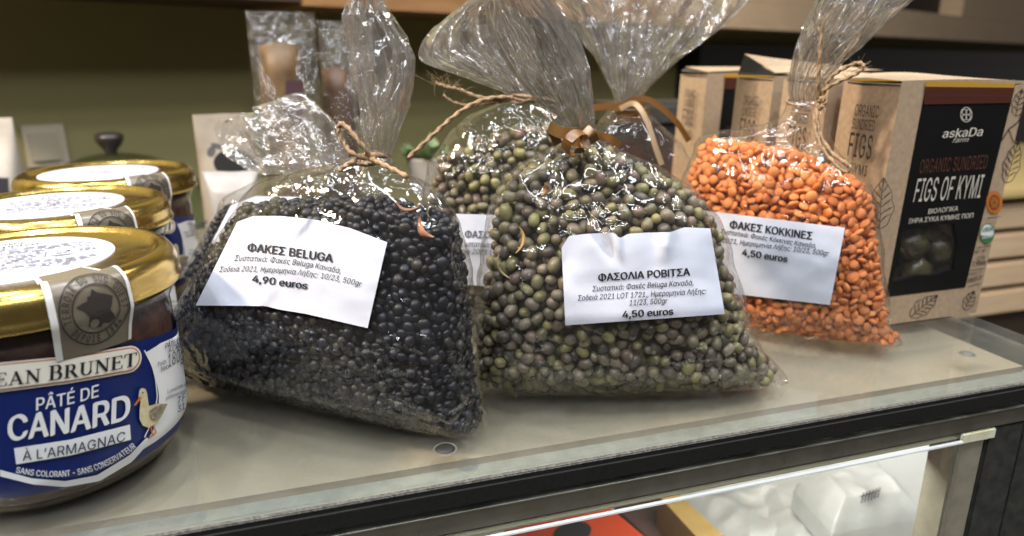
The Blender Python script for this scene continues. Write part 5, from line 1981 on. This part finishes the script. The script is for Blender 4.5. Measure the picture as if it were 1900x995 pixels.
pk = film_mat('packet_film', 0.035, 1.6, 0.09, 0.002)
kr = vary(mat('amber_pasta', rough=0.5), 60, (0.075, 0.040, 0.015), (0.17, 0.10, 0.040))
for (p0, p1, pt, Y, seed, lab, inner) in ((455, 583, 22, 0.58, 1, 'tall clear packet with amber filling by the olive wall', (470, 562, 85)), (588, 690, 40, 0.62, 2, 'second tall clear packet, darker filling, behind the front bag top', (590, 655, 130))):
    o, x0, x1, zt = packet('tall_packet', lab, 'packet', p0, p1, pt, Y, -0.12, 0.026, pk, seed=seed, group='tall clear packets near the wall')
    a, b_ = YS(Y).hit(inner[0], inner[2]), YS(Y).hit(inner[1], inner[2])
    mb = MB()
    G = []
    for k in range(14):
        z = -0.118 + (a[2] + 0.118) * k / 13
        rr = 0.019 * (1 - 0.25 * max(0, (k - 10) / 3))
        G.append([((a[0] + b_[0]) / 2 + (b_[0] - a[0]) / 2 * math.cos(t) * (1 - 0.2 * max(0, (k - 10) / 3)), Y + rr * math.sin(t), z) for t in np.linspace(0, 2 * math.pi, 30)])
    G.append([((a[0] + b_[0]) / 2, Y, a[2] + 0.003)] * 30)
    mb.grid(G).build('contents', kr if seed == 1 else vary(mat('brown_filling', rough=0.5), 50, (0.05, 0.022, 0.012), (0.13, 0.065, 0.03)), o, True)
    MB().add([YS(Y - 0.020).hit(*p) for p in ((p0 + 75, 150), (p1 - 20, 150), (p1 - 20, 215), (p0 + 75, 215))], [(0, 1, 2, 3)]).build('dark_label', mat('packet_label', (0.05, 0.02, 0.03), 0.5), o)
cream = vary(mat('cream_paper', rough=0.6), 40, (0.20, 0.165, 0.125), (0.31, 0.265, 0.21))
o, x0, x1, zt = packet('cream_packet', 'cream paper packet with black oval label beside the rear jar', 'packet', 356, 470, 212, 0.56, -0.12, 0.022, cream, seed=5)
pS = YS(0.56 - 0.026)
mb = MB()
fan_px(mb, ell(436, 304, 40, 27, 0.1), pS, 0.0)
mb.build('black_oval', M['ink'], o)
mb = MB()
for (cx, cy, rx, ry) in ((392, 282, 8, 10), (404, 272, 14, 5)):
    fan_px(mb, ell(cx, cy, rx, ry, 0.3), pS, 0.0006)
mb.build('dark_print', mat('grey_print', (0.11, 0.11, 0.12), 0.5), o)
o, x0, x1, zt = packet('white_packet', 'crumpled white packet low behind the rear jar', 'packet', 372, 480, 318, 0.50, -0.0, 0.016, vary(mat('white_plastic', rough=0.4), 30, (0.26, 0.24, 0.23), (0.45, 0.43, 0.41)), seed=6, waist=0.2)
o, x0, x1, zt = packet('white_pouch', 'white pouch with dark base cut by the edge of view', 'pouch', -60, 24, 218, 0.70, -0.12, 0.026, vary(mat('white_pouch', rough=0.5), 30, (0.34, 0.30, 0.25), (0.48, 0.44, 0.39)), seed=7)
mb = MB()
poly_px(mb, [(-60, 328), (16, 330)], [(-60, 390), (18, 392)], YS(0.70 - 0.030), 0.0, 10, 2)
mb.build('dark_print', mat('pouch_print', (0.03, 0.03, 0.04), 0.5), o)
# small leafy pot seen between the bags
pt = YS(0.62).hit(793, 322)
po = thing('leafy_pot', 'small pot of green leaves between the front black and rear mung bags', 'plant', (pt[0], pt[1], 0))
MB().lathe([(0.014, 0.0005), (0.018, 0.03), (0.0185, 0.032), (0.016, 0.031), (0.0001, 0.030)], (pt[0], pt[1], 0), 32).build('pot', mat('pale_pot', (0.45, 0.42, 0.38), 0.5), po, True)
mb = MB()
g = random.Random(9)
for k in range(70):
    a, l, e_ = g.uniform(0, 6.28), g.uniform(0.008, 0.020), g.uniform(0.2, 1.3)
    b0 = np.array((pt[0] + 0.008 * math.cos(a), pt[1] + 0.008 * math.sin(a), 0.030))
    d = np.array((math.cos(a) * math.cos(e_), math.sin(a) * math.cos(e_), math.sin(e_)))
    s = np.cross(d, (0, 0, 1)); s = s / np.linalg.norm(s) * 0.006
    tip = b0 + d * l * 1.2
    m_ = b0 + d * l * 0.65
    mb.add([b0, m_ + s, tip, m_ - s], [(0, 1, 2, 3)])
mb.build('leaves', vary(mat('leaf_green', rough=0.5), 60, (0.10, 0.16, 0.06), (0.30, 0.38, 0.20)), po)
# metal stand seen behind the ribboned bag
st = YS(0.50).hit(1235, 200)
sd = thing('steel_dispenser', 'brushed steel dispenser behind the ribbon tied bag', 'dispenser', (st[0], st[1], 0))
w_ = 0.045
MB().box((st[0] - w_, 0.50, 0.0005), (st[0] + w_ * 0.9, 0.545, st[2] - 0.012), 0.003).build('dark_base', mat('dispenser_dark', (0.02, 0.02, 0.02), 0.3), sd)
MB().box((st[0] - w_ * 1.05, 0.497, st[2] - 0.0115), (st[0] + w_ * 0.95, 0.548, st[2] + 0.004), 0.003).build('steel_top', mat('steel', (0.55, 0.55, 0.54), 0.25, metal=1.0), sd)

# ------------------------------------------------------------------ inside the case
CFZ = -0.1648
def on_case(px, py, z):
    return ZS(z).hit(px, py)


def slab_case(name, label, cat, corners, z0, h, m, bev=0.002, group=None):
    """a low box in the case; corners in the photograph on its top"""
    P = [on_case(*c, z0 + h) for c in corners]
    c = sum(P) / 4
    o = thing(name, label, cat, (c[0], c[1], z0), group)
    mb = MB()
    top = [p for p in P]
    bot = [np.array((p[0], p[1], z0)) for p in P]
    mb.add(top + bot, [(0, 1, 2, 3), (7, 6, 5, 4), (0, 4, 5, 1), (1, 5, 6, 2), (2, 6, 7, 3), (3, 7, 4, 0)])
    return o, mb, P


redM = vary(mat('red_box', rough=0.4), 12, (0.50, 0.045, 0.015), (0.60, 0.075, 0.02))
o, mb, P = slab_case('red_box', 'bright red printed box inside the lit case', 'box', ((935, 984), (1133, 943), (1215, 1012), (960, 1070)), CFZ, 0.045, redM)
mb.build('box_body', redM, o)
mb = MB()
fan_px(mb, ell(1062, 988, 36, 20, -0.2), ZS(CFZ + 0.0454), 0.0)
mb.build('black_emblem', M['ink'], o)
o, mb, P = slab_case('dark_tray', 'dark patterned tray beside the red box in the case', 'tray', ((1140, 940), (1240, 920), (1330, 1010), (1232, 1025)), CFZ, 0.030, None)
mb.build('tray_body', vary(mat('dark_tray_print', rough=0.5), 60, (0.05, 0.025, 0.02), (0.13, 0.07, 0.06)), o)
barM = vary(mat('gold_wood_strip', rough=0.45), 60, (0.30, 0.19, 0.06), (0.42, 0.28, 0.10))
o, mb, P = slab_case('wooden_strip', 'golden wooden divider strip in the lit case', 'divider', ((1222, 920), (1256, 914), (1350, 1000), (1305, 1010)), CFZ, 0.050, None)
mb.build('strip_body', barM, o)
whM = bump(vary(mat('white_wrap', rough=0.4), 40, (0.66, 0.65, 0.62), (0.78, 0.77, 0.75)), 60, 0.003, 0.5)


def wrapped(label, corners, z0, h, seed, word=None, wp=None):
    P = [on_case(*c, z0 + h) for c in corners]
    c = sum(P) / 4
    o = thing('wrapped_packet', label, 'packet', (c[0], c[1], z0), 'white wrapped packets in the lit case')
    n = 46
    G = []
    for i in range(n + 1):
        row = []
        for j in range(n + 1):
            u, v = j / n, i / n
            p = (P[0] * (1 - u) + P[1] * u) * (1 - v) + (P[3] * (1 - u) + P[2] * u) * v
            ed = min(u, 1 - u, v, 1 - v)
            z = z0 + h * (0.45 + 0.55 * min(1, ed * 5)**0.6) + 0.0052 * crumple(Vector(p) + Vector((seed, 0, 0)), 30) * min(1, ed * 8)
            row.append(np.array((p[0], p[1], z)))
        G.append(row)
    mb = MB().grid(G, True)
    rim = [G[0][j] for j in range(n)] + [G[i][n] for i in range(n)] + [G[n][j] for j in range(n, 0, -1)] + [G[i][0] for i in range(n, 0, -1)]
    mb.grid([rim + rim[:1], [np.array((q[0], q[1], z0)) for q in rim + rim[:1]]])
    mb.build('wrap', whM, o, True)
    return o


wrapped('white wrapped packet lowest in the case by the corner post', ((1400, 870), (1560, 900), (1700, 1010), (1440, 1040)), CFZ, 0.022, 1)
o = wrapped('white wrapped packet with a dark printed mark on top of the pile', ((1478, 868), (1640, 842), (1722, 918), (1550, 945)), CFZ + 0.024, 0.028, 2)
mb = MB()
mS = ZS(CFZ + 0.0545)
for k in range(6):
    stroke_px(mb, [(1598 + k * 6, 934 - k * 2), (1603 + k * 6, 914 - k * 2)], 2.5, mS, 0.0, 4)
stroke_px(mb, [(1596, 922), (1632, 910)], 2.0, mS, 0.0, 4)
mb.build('dark_mark', M['greyink'], o)
wrapped('long white wrapped packet lying beside the golden strip', ((1270, 905), (1440, 872), (1560, 1000), (1380, 1030)), CFZ, 0.016, 3)
